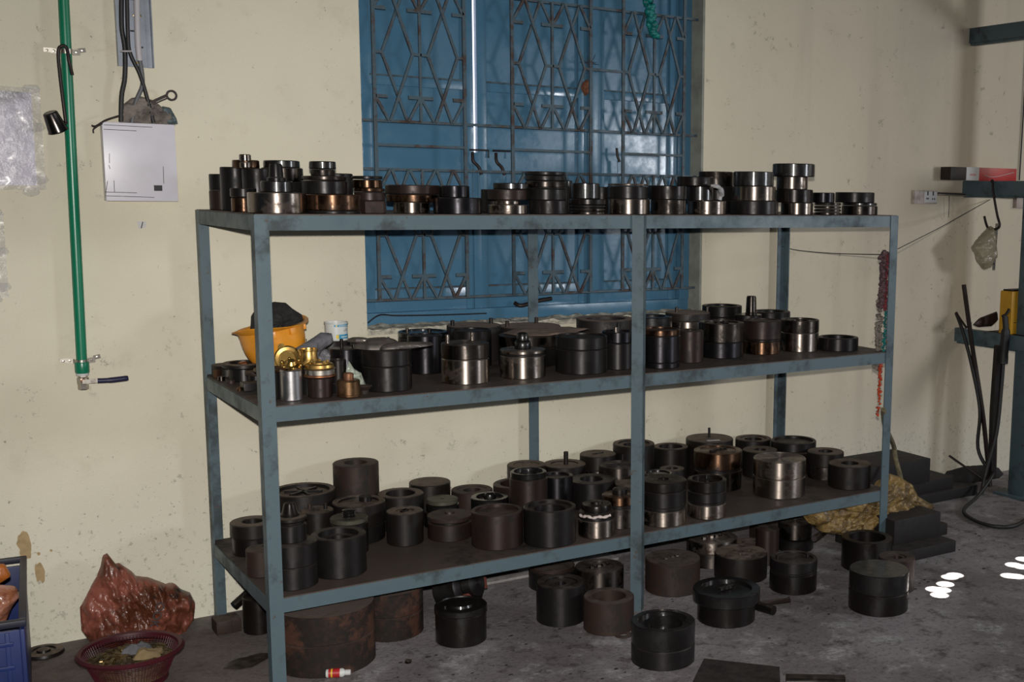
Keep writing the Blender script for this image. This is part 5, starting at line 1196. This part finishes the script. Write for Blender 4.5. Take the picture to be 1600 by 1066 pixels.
# basket with brass scrap
bk = empty('mesh_basket', tuple(AZ(202, 1040, 0)), label='maroon plastic mesh basket holding brass scrap', cat='basket')
bk.location = (-.352, .330, 0)
RB, HB = .146, .110
bm = bmesh.new(); nn = 84; rings = []
for j in range(15):
    t = j/14; rr = RB*(.70+.26*t); zz = .008+(HB-.02)*t
    rings.append([bm.verts.new((rr*math.cos(2*PI*i/nn), rr*math.sin(2*PI*i/nn), zz)) for i in range(nn)])
for a_, b_ in zip(rings, rings[1:]):
    for i in range(nn): bm.faces.new((a_[i], a_[(i+1) % nn], b_[(i+1) % nn], b_[i]))
wo = link('mesh_wall', finish(bm, 'mesh', smooth=False), M_maroon, bk); wm = wo.modifiers.new('w', 'WIREFRAME'); wm.thickness = .0028; wm.use_even_offset = False
lathe('rim', [(RB*.95, HB-.022), (RB*1.05, HB-.010), (RB*1.09, HB-.012), (RB*1.10, HB-.006), (RB*1.04, HB), (RB*.97, HB-.004), (RB*.95, HB-.022)], M_maroon, bk, n=64)
lathe('bottom', [(0, .002), (RB*.70, .002), (RB*.72, .010), (0, .012)], M_maroon, bk)
lathe('base_ring', [(RB*.68, 0), (RB*.74, 0), (RB*.74, .012), (RB*.68, .012), (RB*.68, 0)], M_maroon, bk)
rnd = random.Random(9); bm = bmesh.new()
for i in range(190):
    a = rnd.uniform(0, 2*PI); q = RB*.80*math.sqrt(rnd.random()); zz = HB*.60+.012*rnd.random()+.012*(1-q/RB)
    m = Matrix.Translation((q*math.cos(a), q*math.sin(a), zz)) @ Matrix.Rotation(rnd.uniform(0, 6), 4, 'Z') @ Matrix.Rotation(rnd.uniform(-.5, .5), 4, 'Y')
    if rnd.random() < .6: bmesh.ops.create_cone(bm, cap_ends=True, segments=8, radius1=rnd.uniform(.003, .008), radius2=rnd.uniform(.003, .008), depth=rnd.uniform(.012, .045), matrix=m @ Matrix.Rotation(PI/2, 4, 'X'))
    else: add_box(bm, (-.012, -.005, -.002), (.012, .005, .002), m)
sc = tag(link('brass_scrap', finish(bm, 'scrap', 40), metal('dull_brass', (.20, .14, .06), (.05, .035, .02), .6, .4, .9, .3)), kind='stuff', label='brass offcuts and fittings filling the maroon basket', cat='scrap'); sc.location = bk.location
bm = bmesh.new(); bmesh.ops.create_cone(bm, cap_ends=True, segments=40, radius1=RB*.74, radius2=RB*.84, depth=.05, matrix=Matrix.Translation((0, 0, HB*.60-.022)))
sc2 = tag(link('metal_dust', finish(bm, 'dust', 40), plain('brass_swarf', (.12, .085, .035), .8, .2, var=.7, scale=60, bumpy=.8)), kind='stuff', label='dull swarf layer under the brass offcuts in the basket', cat='swarf'); sc2.location = bk.location
for dx, dy, m, lb, sd in ((.02, .02, M_gcloth, 'grey rag lying in the maroon basket', 3), (.045, -.04, plain('tan_cloth', (.25, .18, .09), .9, var=.3, bumpy=.5), 'small tan rag lying at the front in the maroon basket', 6)):
    pillow('rag', [(-.05, -.02), (-.03, .03), (.02, .04), (.05, .01), (.03, -.03), (-.02, -.035)], m, thick=.022, back=.2, amp=.012, freq=26, seed=sd, plane='xy', nr=10, na=40, label=lb, cat='rag').location = (bk.location.x+dx, bk.location.y+dy, HB*.78)
# small block and rod at the rear left post
box('wooden_block', (-.035, .575, 0), (.050, .655, .048), MT['R'], bev=.003, label='small rusty block under the rear left post foot', cat='block')
tube('round_bar', [(.055, .70, .055), (.17, .735, .125)], .017, MT['L'], n=14, sm=False, label='short round bar leaning behind the small rusty block', cat='bar')
pillow('rubber_plate', [(-.085, -.01), (-.05, .04), (-.02, .05), (.0, .045), (.06, .06), (.09, .035), (.08, .01), (.0, -.05), (-.04, -.045)], MT['L'], thick=.006, back=.4, amp=.0015, plane='xy', nr=8, na=60, label='flat dark cut plate on the floor left of the front left post', cat='plate').location = (-.008, .265, .003)
# medicine-like bottle
p = AZ(530, 1062, 0)
bo = empty('plastic_bottle', (p.x+.0, p.y+.02, .0155), (0, 0, .15), label='small white plastic bottle with a red label lying on the floor', cat='bottle')
bo.rotation_euler = (0, 0, -.45)
prr = [(0, -.034), (.013, -.034), (.0145, -.031), (.0145, .018), (.008, .026), (0, .026)]
o = lathe('body', prr, M_tin, bo, (0, 0, 0), (0, PI/2, 0), n=28); lathe('cap', [(0, .0265), (.0095, .0265), (.0095, .041), (.008, .043), (0, .043)], M_label, bo, (0, 0, 0), (0, PI/2, 0), n=24)
lathe('red_label', [(.0149, -.026), (.0149, .010)], M_red, bo, (0, 0, 0), (0, PI/2, 0), n=28)
lathe('label_stripe', [(.0151, -.018), (.0151, -.013)], M_yel, bo, (0, 0, 0), (0, PI/2, 0), n=28)
p = AZ(638, 1036, 0); lathe('nut', [(.005, 0), (.011, 0), (.012, .002), (.012, .009), (.005, .010), (.005, 0)], MT['Q'], None, p, n=6, label='single steel nut on the bare floor', cat='nut')
# tilted tool head lying behind the lidded die
tt = empty('tilted_coupling', (.775, .30, .115), (math.radians(72), .25, .5), label='black and red coupling lying on its side under the lower shelf', cat='coupling')
lathe('drum', [(0, -.07), (.085, -.07), (.095, -.06), (.095, .03), (.080, .035), (0, .035)], MT['L'], tt)
lathe('hub', [(0, .035), (.050, .035), (.050, .070), (.036, .074), (0, .074)], MT['K'], tt)
for a in (0, 2.1, 4.2): box('jaw_pad', (.052, -.022, .035), (.080, .022, .060), plain('red_oxide', (.14, .035, .02), .7, var=.4), tt, bev=.003, mtx=Matrix.Rotation(a, 4, 'Z'))
# rusty washer, rods
lathe('washer', [(.014, 0), (.032, 0), (.032, .004), (.014, .004), (.014, 0)], MT['R'], None, AZ(974, 993, 0), label='rusty washer beside the frontmost oily die', cat='washer')
a = AZ(1186, 944, .012); b = AZ(1234, 938, .012)
tube('thin_pipe', [(a.x, a.y, .012), (b.x, b.y, .012)], .010, MT['B'], n=14, sm=False, label='thin reddish pipe lying right of the black flanged die', cat='pipe')
a = AZ(1190, 945, .02); b = AZ(1209, 954, .02)
tube('round_bar', [(a.x-.02, a.y+.0, .019), (b.x, b.y, .019)], .0185, MT['L'], n=16, sm=False, label='short thick round bar beside the black flanged die', cat='bar')
# plates in the foreground
q = [AZ(u, v, .03) for u, v in ((1100, 1029), (1218, 1042), (1220, 1085), (1075, 1080))]
bm = bmesh.new(); tp = [bm.verts.new((p.x, p.y, .03)) for p in q]; bt = [bm.verts.new((p.x, p.y, 0)) for p in q]; bm.faces.new(tp); bm.faces.new(bt[::-1])
for i in range(4): bm.faces.new((tp[i], bt[i], bt[(i+1) % 4], tp[(i+1) % 4]))
bmesh.ops.recalc_face_normals(bm, faces=bm.faces); tag(link('steel_plate', finish(bm, 'plate', smooth=False), M_dblock), label='flat dark plate at the bottom edge in the foreground', cat='plate')
a = AZ(1228, 1066, .03); b = AZ(1320, 1068, .03)
tube('round_bar', [(a.x, a.y, .028), (b.x, b.y, .028)], .028, MT['L'], n=20, sm=False, label='dark round bar at the bottom edge right of the flat plate', cat='bar')
# dark lid peeping in at the bottom, right of the basket
p = AZ(262, 1085, .03); lathe('domed_disc', [(0, 0), (.085, 0), (.09, .004), (.085, .022), (.04, .030), (0, .032)], MT['L'], None, (p.x, p.y, 0), label='dark domed lid cut by the bottom edge before the basket', cat='lid')
# scattered grit on the floor
rnd = random.Random(21); bm = bmesh.new()
for i in range(170):
    x, y = rnd.uniform(.3, 3.6), rnd.uniform(-.52, .1); s = rnd.uniform(.0015, .005)
    bmesh.ops.create_icosphere(bm, subdivisions=1, radius=1, matrix=Matrix.Translation((x, y, s*.3)) @ Matrix.Diagonal((s*rnd.uniform(1, 2.5), s*1.2, s*.5, 1)))
tag(link('floor_grit', finish(bm, 'grit'), M_hole), kind='stuff', label='dark grit and flakes scattered over the concrete', cat='grit')
